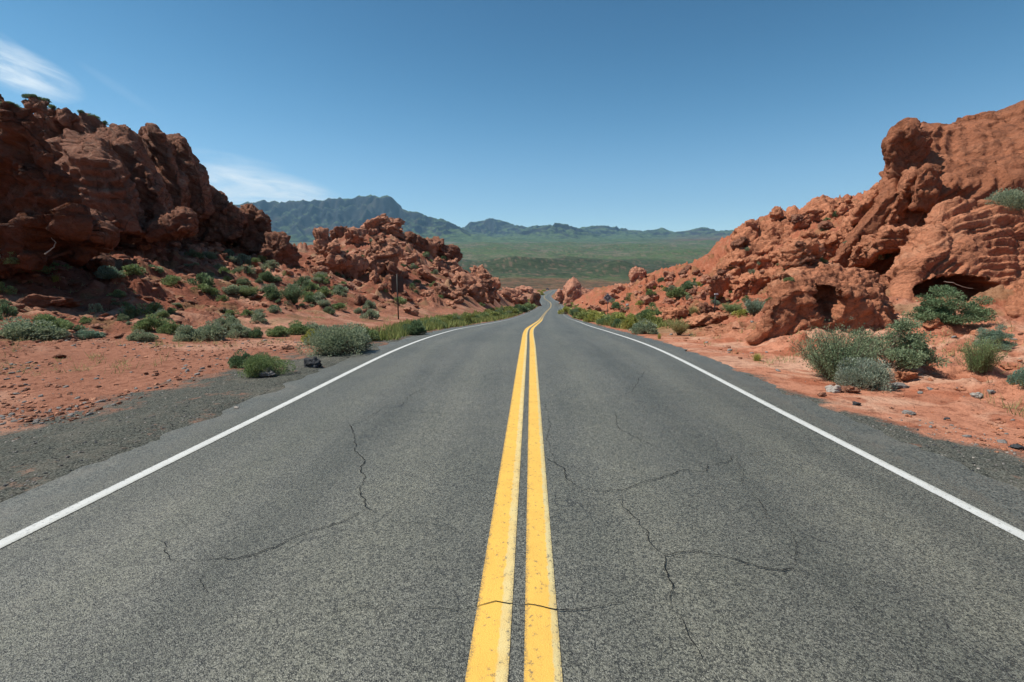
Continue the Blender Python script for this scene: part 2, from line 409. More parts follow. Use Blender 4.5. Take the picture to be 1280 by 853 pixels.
# ------------------------------------------------------------------ road line
def hermite(xs, ys, q):
    xs = np.asarray(xs, float); ys = np.asarray(ys, float); q = np.asarray(q, float)
    d = np.diff(ys) / np.diff(xs)
    m = np.empty_like(ys); m[0] = d[0]; m[-1] = d[-1]
    h = np.diff(xs)
    m[1:-1] = (d[:-1] * h[1:] + d[1:] * h[:-1]) / (h[1:] + h[:-1])
    k = np.clip(np.searchsorted(xs, q) - 1, 0, len(xs) - 2)
    t = (q - xs[k]) / h[k]
    lo = q < xs[0]; hi = q > xs[-1]
    t2, t3 = t * t, t ** 3
    r = (2*t3-3*t2+1)*ys[k] + (t3-2*t2+t)*h[k]*m[k] + (-2*t3+3*t2)*ys[k+1] + (t3-t2)*h[k]*m[k+1]
    r = np.where(lo, ys[0] + m[0] * (q - xs[0]), r)
    return np.where(hi, ys[-1] + m[-1] * (q - xs[-1]), r)

RP = [(-60, -0.053 - 60 * 0.0385, 60 * 0.0233), (-10, -0.053 - 0.385, 0.233), (0, -0.053, 0.0), (6, 0.178, -0.14), (12, 0.41, -0.285)]
for u, v, y in [(661.5, 413, 20.4), (668, 406.5, 29), (674, 402, 40), (678, 396.5, 66), (683, 389.8, 105), (688.5, 383.5, 150),
                (688, 378.5, 190), (681.5, 374, 235), (680.5, 370, 285), (686.5, 366.3, 345), (690.5, 363.6, 405), (700, 362.0, 460), (735, 361, 530), (800, 360.3, 600)]:
    q = at(u, v, y); RP.append((y, q[0], q[2]))
RY, RX, RZ = (np.array(c) for c in zip(*RP))
def road_x(y): return hermite(RY, RX, y)
def road_z(y): return hermite(RY, RZ, y)
HALF = 3.42

def strip(name, lat, y0, y1, lift, mat, parent=None, n_dense=260, across=None, ragged=0.0):
    """a sheet following the road; lat = list of lateral offsets"""
    ys = np.concatenate([np.linspace(y0, 4, 30, endpoint=False), np.geomspace(4, y1, n_dense)])
    x = road_x(ys); z = road_z(ys)
    dx = np.gradient(x, ys); ln = np.sqrt(1 + dx * dx); nx, ny = 1 / ln, -dx / ln
    L = np.asarray(lat, float); k = len(L)
    LL = np.tile(L, (len(ys), 1))
    if ragged:
        for j, sd in ((0, 3), (k - 1, 9)):
            P = np.stack([ys * 1.1, ys * 0 + sd, ys * 0], 1); LL[:, j] += ragged * fbm(P, 4, sd) * (1 if j else -1)
    crown = -0.018 * np.abs(LL)
    V = np.stack([x[:, None] + nx[:, None] * LL, ys[:, None] + ny[:, None] * LL, z[:, None] + crown + lift], -1).reshape(-1, 3)
    i = np.arange(len(ys) - 1)[:, None] * k + np.arange(k - 1)[None, :]
    Fc = np.stack([i, i + 1, i + 1 + k, i + k], -1).reshape(-1, 4)
    me = mesh_np(name, V, Fc, 4, True, [mat])
    add_attr(me, 'lat', LL.ravel())
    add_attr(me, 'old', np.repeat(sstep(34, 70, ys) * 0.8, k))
    if across is not None: add_attr(me, 'across', np.tile(np.asarray(across, float), len(ys)))
    return bpy.data.objects.new(name, me)

road = put(strip('road', [-4.1, -3.7, -3.0, -2.0, -1.0, 0.0, 1.0, 2.0, 3.0, 3.7, 4.25], -14, 600, 0.0, M['asphalt'], ragged=0.30), kind='structure')
def line(l0, l1, mat, lift, y1=600):
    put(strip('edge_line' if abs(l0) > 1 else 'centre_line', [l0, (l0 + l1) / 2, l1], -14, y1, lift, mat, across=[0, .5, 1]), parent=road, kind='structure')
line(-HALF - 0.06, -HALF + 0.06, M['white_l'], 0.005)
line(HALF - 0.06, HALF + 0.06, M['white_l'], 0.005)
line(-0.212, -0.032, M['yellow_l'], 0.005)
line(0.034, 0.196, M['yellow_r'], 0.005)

def road_hit(u, v):
    """point of the road surface seen at a pixel"""
    r = ray(u, v); y = 1.0
    for _ in range(60):
        t = y / r[1]; z = CAMZ + r[2] * t
        err = z - (float(road_z(y)) - 0.018 * abs(r[0] * t - float(road_x(y))))
        y = max(0.5, y + err * (-r[1] / r[2]) * 0.8)
    t = y / r[1]
    return Vector((r[0] * t, y, float(road_z(y)) - 0.018 * abs(r[0] * t - float(road_x(y)))))

def crack(pts, w, seed, ox, oy, sc):
    rr = random.Random(seed)
    P = [road_hit(ox + a / sc, oy + b / sc) for a, b in pts]
    Q = []
    for a, b in zip(P[:-1], P[1:]):
        n = max(2, int((b - a).length / 0.03))
        for k in range(n): Q.append(a.lerp(b, k / n))
    Q.append(P[-1])
    V = []; Fc = []
    off = 0.0
    for k, q in enumerate(Q):
        d = (Q[min(k + 1, len(Q) - 1)] - Q[max(k - 1, 0)]); d.z = 0; d.normalize()
        nrm = Vector((-d.y, d.x, 0))
        off = off * 0.75 + rr.uniform(-0.013, 0.013)
        e = min(1, k / 6, (len(Q) - 1 - k) / 6)
        ww = w * 0.72 * (0.2 + 0.8 * e) * (1.0 + 0.3 * math.sin(k * 0.21 + seed) * math.sin(k * 0.083 + 2.1 * seed)) * rr.uniform(0.65, 1.3)
        V += [q + nrm * (off + ww / 2) + Vector((0, 0, 0.009)), q + nrm * (off - ww / 2) + Vector((0, 0, 0.009))]
        if k: Fc.append((2 * k - 2, 2 * k - 1, 2 * k + 1, 2 * k))
    put(bpy.data.objects.new('road_crack', mesh_np('road_crack', np.array(V), np.array(Fc), 4, False, [M['crack']])), parent=road, kind='structure')

LC = (0, 480, 2.0); RC = (640, 480, 2.0)
for i, (pts, w, o) in enumerate([
    ([(905, 95), (872, 105), (890, 140), (885, 170), (905, 195), (900, 215), (912, 235), (905, 260), (915, 310), (955, 330)], .008, LC),
    ([(915, 315), (870, 340), (820, 358), (760, 378), (700, 405), (640, 425), (590, 437), (530, 440), (470, 447)], .009, LC),
    ([(470, 447), (430, 440), (410, 400), (380, 390)], .005, LC),
    ([(985, 562), (1050, 558), (1090, 565), (1150, 575), (1200, 562), (1240, 552), (1290, 556), (1320, 558), (1370, 565), (1400, 572), (1470, 575), (1520, 562), (1580, 540)], .006, LC),
    ([(365, 540), (390, 543), (402, 520), (388, 470), (388, 435), (420, 430), (460, 420), (520, 432), (570, 445), (630, 463), (700, 465), (760, 475)], .009, RC),
    ([(390, 430), (355, 410), (340, 375), (315, 345), (275, 305), (265, 280)], .008, RC),
    ([(75, 180), (110, 200), (130, 215), (135, 240), (170, 262), (230, 270), (300, 262), (350, 240), (400, 228), (430, 218), (480, 220), (490, 205), (540, 195), (557, 178)], .0085, RC),
    ([(557, 178), (620, 172), (700, 172), (780, 168)], .005, RC),
    ([(400, 545), (430, 600), (465, 650), (490, 690), (520, 720)], .006, RC),
    ([(260, 70), (265, 110), (300, 130), (350, 155), (385, 165)], .006, RC),
    ([(580, 260), (610, 290), (640, 330), (680, 350)], .005, RC),
    ([(1000, 60), (1020, 35), (1060, 10)], .008, LC), ([(1010, 70), (1080, 72), (1150, 80)], .006, LC),
    ([(500, 55), (600, 58), (680, 60)], .006, RC), ([(250, 40), (300, 20), (330, -30)], .006, RC),
    ([(760, 475), (820, 490), (900, 500), (960, 520), (1010, 516)], .004, RC),
    ([(955, 330), (1010, 350), (1080, 348), (1150, 372), (1215, 380)], .004, LC), ([(470, 447), (440, 470), (400, 482), (350, 520), (300, 530)], .004, LC), ([(905, 95), (960, 60), (1000, 60)], .005, LC),
    ([(872, 105), (820, 120), (770, 118)], .004, LC), ([(265, 280), (255, 272), (230, 270)], .005, RC), ([(110, 200), (90, 150), (95, 90), (80, 40)], .004, RC), ([(700, 465), (720, 420), (715, 380), (680, 350)], .004, RC),
    ([(557, 178), (575, 220), (580, 260)], .004, RC), ([(985, 562), (930, 570), (880, 560), (800, 580)], .004, LC), ([(300, 540), (365, 540)], .005, RC), ([(520, 720), (560, 760)], .005, RC), ([(540, 440), (500, 490), (505, 560), (470, 610)], .0035, LC)]):
    crack(pts, w, i, *o)

# ------------------------------------------------------------------ terrain table: (distance, row of the photo at which the ground shows)
PL = lambda d: 354 + 992.0 / d
FAR = [(300, 369), (450, 363.5), (620, 360), (800, 353), (1000, 346), (1500, 333), (2000, 322), (3000, 311), (4500, 305), (6000, 302.5), (8000, 301), (12000, 300)]
COLS = {
 -700: [(4, PL(4)), (8, 470), (12, 405), (18, 350), (25, 310), (45, 270), (80, 250), (150, 330)],
 0:    [(4, PL(4)), (9, 464), (11, 436), (13.5, 419), (16, 396), (20, 352), (24, 325), (35, 305), (60, 260), (100, 250), (170, 340)],
 100:  [(4, PL(4)), (9, 464), (12, 432), (14, 420), (17, 402), (22, 364), (28, 330), (40, 310), (60, 275), (100, 255), (170, 340)],
 200:  [(4, PL(4)), (9, 464), (12, 431), (15, 419), (18, 404), (24, 375), (34, 338), (45, 312), (60, 288), (85, 265), (130, 280), (200, 360)],
 300:  [(4, PL(4)), (9, 464), (13, 429), (17, 416), (21, 402), (28, 381), (40, 352), (55, 327), (75, 303), (100, 296), (150, 320), (200, 360)],
 350:  [(4, PL(4)), (9, 464), (13, 432), (17, 418), (22, 402), (29, 385), (42, 355), (58, 332), (75, 318), (100, 315), (150, 335), (220, 365)],
 400:  [(4, PL(4)), (9, 464), (12, 436), (17, 418), (23, 401), (35, 376), (50, 352), (66, 328), (80, 312), (100, 308), (150, 335), (220, 366)],
 450:  [(4, PL(4)), (12, 438), (18, 419), (24, 407), (34, 392), (47, 372), (60, 352), (76, 318), (92, 292), (110, 296), (150, 335), (220, 367)],
 500:  [(4, PL(4)), (12, 440), (20, 416), (30, 402), (42, 389), (56, 371), (70, 342), (84, 308), (94, 292), (108, 296), (150, 335), (220, 368)],
 550:  [(4, PL(4)), (14, 432), (22, 415), (32, 404), (47, 394), (62, 379), (77, 355), (92, 328), (102, 318), (120, 332), (160, 356), (220, 370)],
 600:  [(4, PL(4)), (14, 432), (22, 416), (40, 401), (62, 391), (77, 380), (92, 365), (107, 352), (125, 352), (160, 364), (220, 370)],
 640:  [(4, PL(4)), (14, 432), (22, 414), (40, 403), (66, 395), (92, 389), (120, 380), (145, 370), (165, 366), (190, 370), (250, 373)],
 672:  [(4, PL(4)), (14, 432), (22, 412), (40, 403), (66, 396.5), (105, 390), (150, 383.5), (190, 378), (235, 373), (285, 369)],
 705:  [(4, PL(4)), (14, 430), (22, 411), (40, 403), (66, 396), (105, 389), (150, 382), (180, 374), (200, 366), (215, 364), (250, 369)],
 725:  [(4, PL(4)), (14, 428), (24, 411), (40, 403), (60, 398), (90, 388), (130, 377), (170, 367), (200, 364), (240, 368)],
 760:  [(4, PL(4)), (12, 436), (22, 415), (30, 411), (45, 402), (62, 390), (90, 375), (130, 361), (155, 361), (230, 369)],
 800:  [(4, PL(4)), (11, 441), (18, 420), (24, 411), (32, 402), (44, 390), (62, 373), (90, 357), (110, 352), (160, 360), (240, 369)],
 850:  [(4, PL(4)), (9, 460), (13, 434), (18, 416), (25, 403), (36, 386), (50, 366), (70, 348), (88, 339), (110, 342), (160, 358), (240, 368)],
 900:  [(4, PL(4)), (8, 476), (12, 440), (18, 415), (26, 398), (36, 386), (46, 366), (56, 340), (68, 312), (80, 303), (120, 345), (200, 364)],
 950:  [(4, PL(4)), (7.5, 484), (11, 442), (16, 415), (25, 394), (35, 378), (46, 350), (57, 305), (68, 280), (85, 275), (130, 335), (220, 366)],
 1000: [(4, PL(4)), (7, 492), (10, 452), (12.5, 424), (16, 402), (22, 376), (32, 350), (44, 318), (58, 283), (70, 270), (95, 285), (180, 350)],
 1100: [(4, PL(4)), (6, 522), (8, 474), (11, 434), (14, 405), (18, 374), (24, 345), (34, 300), (55, 250), (90, 240), (200, 340)],
 1200: [(3.8, 610), (5, 553), (6.5, 508), (8.5, 467), (11, 428), (14, 398), (16.5, 381), (20, 379), (24, 377), (29, 340), (36, 290), (50, 230), (90, 200), (200, 330)],
 1280: [(3.6, 622), (4.6, 572), (6, 520), (8, 470), (11, 425), (15, 385), (20, 350), (30, 300), (50, 200), (90, 160), (220, 330)],
 1900: [(3, 660), (4.5, 580), (6, 520), (9, 440), (14, 370), (25, 290), (50, 180), (90, 140), (220, 320)],
}
LY = np.linspace(math.log(1.5), math.log(12000), 900)
CU = np.array(sorted(COLS)); T = []
for u in CU:
    c = COLS[int(u)]
    if c[0][0] > 1.6: c = [(1.5, PL(1.5)), (2.5, PL(2.5))] + c
    c = c + [q for q in FAR if q[0] > c[-1][0] * 1.2]
    dd = np.array([math.log(a) for a, _ in c]); hh = np.array([(HOR - b) * a for a, b in c])   # height * f, relative to the eye
    # interpolate the row, not the height: keeps slopes natural at all distances
    T.append(np.interp(LY, dd, [b for _, b in c]))
T = np.array(T)
UF = np.arange(-700, 1901, 5.0)
TT = np.array([np.interp(UF, CU, T[:, k]) for k in range(len(LY))])      # [k, u]
def blur(A, n, ax):
    k = np.hanning(n + 2)[1:-1]; k /= k.sum()
    pad = [(0, 0), (0, 0)]; pad[ax] = (n // 2, n // 2)
    return np.apply_along_axis(lambda r: np.convolve(r, k, 'valid'), ax, np.pad(A, pad, mode='edge'))
TT = blur(TT, 9, 0); TT = blur(TT, 7, 1)

def row_at(u, y):
    ku = np.clip((u + 700) / 5.0, 0, len(UF) - 1.001); ky = np.clip((np.log(np.maximum(y, 1.5)) - LY[0]) / (LY[1] - LY[0]), 0, len(LY) - 1.001)
    a = ku.astype(int); b = ky.astype(int); fa = ku - a; fb = ky - b
    return (TT[b, a] * (1 - fa) + TT[b, a + 1] * fa) * (1 - fb) + (TT[b + 1, a] * (1 - fa) + TT[b + 1, a + 1] * fa) * fb

HILLS = [(600, 3600, 45, 260, 4), (700, 3900, 55, 300, 3.5), (800, 3300, 60, 260, 4), (880, 4300, 50, 300, 4.5), (655, 2000, 50, 200, 4), (860, 2200, 60, 260, 4), (650, 1250, 75, 130, 17), (775, 1150, 36, 110, 15), (540, 1500, 60, 180, 12), (705, 1420, 40, 120, 8), (840, 1700, 60, 250, 5), (740, 1500, 45, 200, 6), (930, 2600, 90, 350, 4), (610, 2500, 60, 350, 3)]
def base_height(x, y):
    """smooth terrain height without small relief"""
    ya = np.maximum(y, 1.5)
    v = np.full_like(ya, 400.0)
    for _ in range(3):
        u = CX + np.clip(x / ya, -2.4, 2.2) * (F * CP + (CY - v) * SP)
        v = row_at(u, ya)
    vv = v.copy()
    for hu, hy, ru, ry, hp in HILLS:
        vv -= hp * np.exp(-((u - hu) / ru) ** 2 - ((y - hy) / ry) ** 2)
    t = ya / (F * CP + (CY - vv) * SP)
    z = CAMZ + t * (-F * SP + (CY - vv) * CP)
    lat = x - road_x(np.clip(y, -60, 600))
    zr = road_z(np.clip(y, -60, 600))
    w = 1.2 + np.clip(y, 0, 200) * 0.02
    k = sstep(4.5, 4.5 + 2.5 * w, np.abs(lat))
    k = np.where(y > 480, np.maximum(k, sstep(480, 600, y)), k)
    back = sstep(-2, 3.0, y)
    side = np.where(lat > 0, np.clip(lat - 5, 0, 40) * 0.35, np.clip(-lat - 11, 0, 40) * 0.3)
    zb = zr + side
    z = zb * (1 - back) + z * back
    return zr * (1 - k) + z * k, lat, k

def ground_height(x, y):
    x = np.atleast_1d(np.asarray(x, float)); y = np.atleast_1d(np.asarray(y, float))
    z, lat, k = base_height(x, y)
    al = np.abs(lat); r = np.hypot(x, y)
    P = np.stack([x, y, np.zeros_like(x)], 1)
    slope = sstep(9.5, 14.0, -lat) + sstep(5.0, 7.0, lat)           # rough hillsides
    n_s = fbm(P * 0.9, 4, 3); n_m = fbm(P * 0.22, 4, 5); n_b = fbm(P * 0.05, 4, 8)
    amp = np.clip(slope, 0, 1)
    off = sstep(4.4, 7.0, al)
    led = ridged(P * np.array([0.45, 0.8, 1]), 3, 12)
    z = z + off * (0.02 + 0.15 * amp * sstep(2, 8, r)) * n_s
    z = z + amp * k * np.clip(r / 40, 0.12, 1.0) * 0.7 * n_m * (r < 700)
    z = z + amp * k * np.clip((r - 25) / 60, 0, 1) * 1.6 * n_b * (r < 500)
    z = z + amp * k * np.where(lat > 0, 0.26, 0.16) * (led - 0.4) * np.clip(r / 15, 0.5, 1.6) * (r < 400)
    tr = z * 3.2 + 0.8 * n_m + 0.3 * n_s; ft = tr - np.floor(tr)                    # thin bedrock steps on the right bank
    z = z + (lat > 0) * amp * k * (r < 60) * 0.10 * (np.where(ft < 0.8, ft / 0.8, (1 - ft) / 0.2) - 0.5) * sstep(-0.2, 0.2, n_m)
    near = (r < 330) & (amp * k > 0.02)
    if near.any():
        Q = P[near]; rn = r[near]
        f1, f2, cid = worley(Q * np.array([0.55, 0.42, 1]) + 0.5 * n_m[near][:, None], 71)
        hgt = ((cid & np.uint32(1023)) / 1023.0) ** 3 * sstep(0.02, 0.16, f2 - f1)
        g1, g2, cid2 = worley(Q * np.array([1.7, 1.3, 1]) + 0.4 * n_s[near][:, None], 72)
        hg2 = ((cid2 & np.uint32(1023)) / 1023.0) ** 3 * sstep(0.02, 0.2, g2 - g1)
        patch = sstep(-0.25, 0.25, fbm(Q * 0.12, 3, 73))
        sc = np.where(lat[near] > 0, sstep(6, 16, rn) * 0.9 + 0.1, sstep(13, 26, rn)) * amp[near] * k[near] * (0.25 + 0.75 * patch)
        z[near] += sc * (np.where(lat[near] > 0, 0.6, np.where(rn > 40, 0.55, 0.85)) * hgt * np.clip(rn / 45, 0.35, 1.8) + 0.42 * hg2 * np.clip(rn / 45, 0.4, 1.6))
    pf = np.stack([x, y, np.zeros_like(x)], 1)
    z = z + sstep(500, 900, r) * (fbm(pf / 260.0, 4, 21) * 8 + (ridged(pf / 420.0, 4, 22) - 0.4) * np.clip(r / 150, 0, 16))
    # sit just under the asphalt, rise over its ragged rim
    edge = sstep(3.75, 4.35, al + 0.25 * fbm(P * 1.7, 3, 41))
    z = z - 0.018 * np.minimum(al, 4.2) - (1 - edge) * 0.07 + edge * 0.005
    return z, lat, amp

def build_ground():
    th = np.concatenate([np.radians(np.linspace(-180, -62, 60, endpoint=False)), np.arctan(np.linspace(math.tan(math.radians(-62)), math.tan(math.radians(62)), 1250)), np.radians(np.linspace(62, 180, 60))[1:]])
    rr = np.concatenate([np.geomspace(0.7, 3, 40, endpoint=False), np.geomspace(3, 120, 620, endpoint=False), np.geomspace(120, 700, 150, endpoint=False), np.geomspace(700, 9000, 150)])
    A, R = np.meshgrid(th, rr)
    x = (R * np.sin(A)).ravel(); y = (R * np.cos(A)).ravel()
    z, lat, amp = ground_height(x, y)
    z = np.where(y < -60, np.minimum(z, 3), z)
    V = np.stack([x, y, z], 1)
    nr, nt = R.shape
    i = np.arange(nr - 1)[:, None] * nt + np.arange(nt - 1)[None, :]
    Fc = np.stack([i, i + 1, i + 1 + nt, i + nt], -1).reshape(-1, 4)
    me = mesh_np('ground', V, Fc[:, ::-1], 4, True, [M['ground']])
    # real soil colours by place
    P = np.stack([x, y, z], 1); r = np.hypot(x, y)
    def blend(c, k, q): return c * (1 - k[:, None]) + np.array(q) * k[:, None]
    c = np.tile(np.array([0.34, 0.15, 0.093]), (len(x), 1))
    L = sstep(3, 6, -lat); Rr = sstep(3, 5, lat)
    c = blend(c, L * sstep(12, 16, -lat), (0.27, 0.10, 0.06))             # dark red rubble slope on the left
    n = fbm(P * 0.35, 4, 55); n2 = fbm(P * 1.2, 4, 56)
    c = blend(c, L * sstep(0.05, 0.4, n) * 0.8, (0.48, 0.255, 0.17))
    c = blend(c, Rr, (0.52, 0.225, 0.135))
    c = blend(c, Rr * sstep(0.0, 0.35, n + 0.4 * n2) * 0.75, (0.62, 0.37, 0.25))
    c = blend(c, Rr * sstep(14, 30, r), (0.36, 0.125, 0.068))
    c = blend(c, Rr * sstep(14, 30, r) * sstep(0.05, 0.3, n2) * 0.55, (0.50, 0.24, 0.15))
    c = blend(c, Rr * sstep(0.15, 0.4, n2 - 0.3 * n) * 0.7, (0.36, 0.11, 0.055))
    nf = fbm(np.stack([x / 60, y / 60, z * 0], 1), 5, 60)
    vegn = sstep(0.1, 0.35, fbm(P * 0.6, 4, 77)) * (r > 18) * 0.35
    c = blend(c, vegn * sstep(5, 9, np.abs(lat)), (0.13, 0.14, 0.06))
    verge = sstep(4.3, 5.0, np.abs(lat)) * (1 - sstep(6.0, 9.0, np.abs(lat))) * sstep(14, 24, y) * (y < 400)
    c = blend(c, verge * 0.6, (0.16, 0.15, 0.06))
    far = sstep(420, 560, r)
    pf = np.stack([x / 400, y / 700, z * 0], 1)
    f1 = fbm(pf, 5, 90); f2 = fbm(pf * 5, 4, 91); f3 = fbm(pf * 26, 3, 92)
    g = np.tile(np.array([0.095, 0.135, 0.058]), (len(x), 1))
    g = blend(g, sstep(-0.1, 0.4, f1 + 0.4 * f2), (0.135, 0.17, 0.08))
    g = blend(g, sstep(0.1, 0.3, f2 + 0.7 * f3) * 0.6, (0.055, 0.075, 0.04))
    g = blend(g, sstep(0.2, 0.42, f3 + 0.5 * f2) * 0.5, (0.25, 0.19, 0.125))
    g = blend(g, sstep(0.05, 0.3, f1 - 0.5 * f2) * sstep(1500, 2200, r) * 0.6, (0.06, 0.085, 0.045))
    red = (1 - sstep(820, 980, r + 120 * f2))
    g = blend(g, red * 0.85, (0.215, 0.10, 0.062)); g = blend(g, red * sstep(-0.1, 0.2, f3 + f2 * 0.5) * 0.75, (0.10, 0.085, 0.048))
    drk = sstep(900, 1050, r + 100 * f2) * (1 - sstep(1500, 1750, r + 250 * f1))
    g = blend(g, drk * 0.75, (0.045, 0.055, 0.034)); g = blend(g, drk * sstep(0.22, 0.4, f3) * 0.6, (0.23, 0.15, 0.11))
    g = blend(g, sstep(0.36, 0.5, f1 - f2) * sstep(1500, 2200, r) * 0.5, (0.26, 0.20, 0.15))
    c = c * (1 - far[:, None]) + g * far[:, None]
    add_attr(me, 'far', far)
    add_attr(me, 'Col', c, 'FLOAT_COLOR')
    wl = np.interp(y, [0, 5, 9, 12, 16, 30, 80], [7.5, 6.9, 6.2, 5.6, 4.9, 4.5, 4.4])
    gl = 1 - sstep(-1.3, 1.1, (-lat) - wl)
    wr = np.interp(y, [0, 4, 5, 6.5, 9, 14, 40], [5.4, 5.1, 4.75, 4.3, 4.2, 4.15, 4.2])
    gr = 1 - sstep(-0.35, 0.35, lat - wr)
    add_attr(me, 'gravel', np.where(lat < 0, gl, gr) * (y < 450))
    o = bpy.data.objects.new('ground', me); put(o, kind='structure')
    return o
ground = build_ground()

# ------------------------------------------------------------------ mountains
def build_mountains():
    xs = np.arange(-9500, 9000, 20.0); ys = np.arange(4600, 10600, 22.0)
    X, Y = np.meshgrid(xs, ys); x = X.ravel(); y = Y.ravel()
    def zpix(u, v, yy): t = yy / (F * CP + (CY - v) * SP); return CAMZ + t * (-F * SP + (CY - v) * CP)
    u = CX + x / y * (F * CP + 140 * SP)
    base = base_height(x, y)[0]
    P = np.stack([x, y, np.zeros_like(x)], 1)
    # the same profile for every range: cliff band under the crest, then a long gullied apron
    def rng(pts, yr, W, cliff, seed, gul):
        pu, pv = zip(*pts)
        wob = 450 * fbm(np.stack([x / 1500, y * 0, y * 0], 1), 3, seed)
        uu = CX + x / (yr + wob) * (F * CP + 140 * SP)
        v = np.interp(uu, pu, pv)
        top = zpix(uu, v, yr + wob)
        nf = fbm(np.stack([x / 120, y / 400, y * 0], 1), 4, seed + 3)
        t = (yr + wob - y) / W
        wx = x + 260 * fbm(np.stack([x / 700, y / 900, y * 0], 1), 3, seed + 50)
        gr = 0.6 * ridged(np.stack([wx / 620 + 0.3 * y / 430, y / 1500, y * 0], 1), 5, seed + 5) + 0.4 * ridged(np.stack([wx / 260 - 0.2 * y / 430, y / 900, y * 0], 1), 4, seed + 6)
        t2 = t + (gr - 0.45) * gul * -0.9 * (t > 0.01) + 0.02 * nf
        tp = np.clip(t2, 0, 1); tb = np.clip(-t, 0, 1)
        front = np.interp(tp, [0, 0.05, 0.13, 0.2, 0.5, 1.0], [1, 0.97, 1 - cliff, 0.93 - cliff, 0.30, 0.0])
        back = 1 - 0.5 * tb
        sh = np.where(t > 0, front, back)
        return base + np.maximum(top - base, 0) * sh + (top - base > 20) * (sh * nf * 18 + (sh * (1 - sh) * 4) * (ridged(np.stack([x / 330 + 0.2 * y / 330, y / 700, y * 0], 1), 5, seed + 8) - 0.45) * np.clip(top - base, 0, 900) * 0.42 + sh * 52 * (ridged(np.stack([wx / 170 + 0.25 * y / 150, y / 260, y * 0], 1), 4, seed + 12) - 0.45)), gr, sh
    A = [(-900, 268), (-300, 258), (150, 262), (250, 259), (300, 256), (330, 252), (360, 254), (400, 251), (440, 248), (470, 246.5), (490, 247), (497, 254), (503, 263), (512, 264), (520, 266), (545, 272), (562, 278), (575, 284), (590, 294), (640, 300), (2500, 310)]
    B = [(-900, 300), (480, 296), (560, 288), (578, 287), (590, 279), (603, 277), (615, 274.5), (626, 277), (645, 283), (665, 284), (690, 282), (715, 286), (740, 284.5), (770, 285), (800, 290), (815, 289), (827, 286), (836, 291), (850, 291), (866, 288), (878, 285), (884, 288), (895, 290), (920, 289), (950, 288), (1000, 292), (1100, 284), (1300, 286), (1700, 280), (2500, 285)]
    Cc = [(-900, 320), (590, 306), (630, 297), (660, 289), (680, 283), (700, 280), (716, 284), (735, 290), (760, 299), (790, 296), (800, 297), (820, 303), (850, 304), (900, 302), (940, 298), (1000, 303), (2500, 310)]
    za, ga, sa = rng(A, 6900, 1500, 0.30, 100, 0.26)
    zb, gb, sb = rng(B, 9300, 1700, 0.26, 140, 0.32)
    zc, gc, sc = rng(Cc, 7700, 900, 0.34, 170, 0.32)
    z = np.maximum(np.maximum(za, zb), zc)
    z = np.where(z - base < 3, base - 12, z)
    shape = np.where(z == za, sa, np.where(z == zb, sb, sc)); gully = np.where(z == za, ga, np.where(z == zb, gb, gc))
    V = np.stack([x, y, z], 1)
    ny, nx = X.shape
    i = np.arange(ny - 1)[:, None] * nx + np.arange(nx - 1)[None, :]
    me = mesh_np('mountains', V, np.stack([i, i + 1, i + 1 + nx, i + nx], -1).reshape(-1, 4), 4, True, [M['mountain']])
    no = get_no(me)
    steep = 1 - sstep(0.80, 0.955, no[:, 2])
    c = np.tile(np.array([0.095, 0.135, 0.06]), (len(x), 1))
    k = steep[:, None]; c = c * (1 - k) + np.array([0.030, 0.034, 0.038]) * k
    n = fbm(P / 350, 5, 200)
    k = (sstep(0.2, 0.45, n) * 0.5 * steep)[:, None]; c = c * (1 - k) + np.array([0.10, 0.085, 0.065]) * k
    k = (np.exp(-((u - 890) / 55) ** 2) * np.exp(-((z - zpix(u, 304, y)) / 110) ** 2) * 0.8)[:, None]; c = c * (1 - k) + np.array([0.17, 0.075, 0.06]) * k
    add_attr(me, 'Col', c, 'FLOAT_COLOR')
    put(bpy.data.objects.new('mountains', me), kind='structure')
build_mountains()

# ------------------------------------------------------------------ rock shapes
_ICO = {}
def ico(sub):
    if sub not in _ICO:
        bm = bmesh.new(); bmesh.ops.create_icosphere(bm, subdivisions=sub, radius=1.0)
        V = np.array([v.co[:] for v in bm.verts], np.float32)
        Fc = np.array([[v.index for v in f.verts] for f in bm.faces], np.int32); bm.free()
        _ICO[sub] = (V / np.linalg.norm(V, axis=1, keepdims=True), Fc)
    return _ICO[sub]

def facet_radius(D, seed, n=16, k=12, lo=0.72):
    """radius of a rounded, flat-faced stone in the directions D"""
    rg = np.random.default_rng(seed)
    N = rg.normal(size=(n, 3)); N /= np.linalg.norm(N, axis=1, keepdims=True)
    d = rg.uniform(lo, 1.0, n)
    N = np.concatenate([N, np.eye(3), -np.eye(3)]); d = np.concatenate([d, np.full(6, 0.97)])
    q = np.clip(D @ N.T, 0, None) / d
    return (np.sum(q ** k, 1) + 1e-9) ** (-1.0 / k)

def rotm(rx, ry, rz):
    return np.array((Matrix.Rotation(rz, 3, 'Z') @ Matrix.Rotation(ry, 3, 'Y') @ Matrix.Rotation(rx, 3, 'X')))

def blob(c, s, rot=(0, 0, 0), seed=0, n=13, k=20, lo=0.62):
    D, Fc = ico(4)
    V = D * facet_radius(D, seed, n, k, lo)[:, None] * np.array(s) * 0.5
    return V @ rotm(*rot).T + np.array(c), [tuple(f) for f in Fc]

def px_blob(u, v, y, w, h, dep=1.0, tilt=0.0, yaw=0.0, seed=0, **kw):
    """u, v = centre in the photo, w, h in photo pixels at the distance y; tilt in degrees clockwise"""
    m = y / F
    return blob(at(u, v, y), (w * m, w * m * dep, h * m), (0, math.radians(tilt), math.radians(yaw)), seed, **kw)

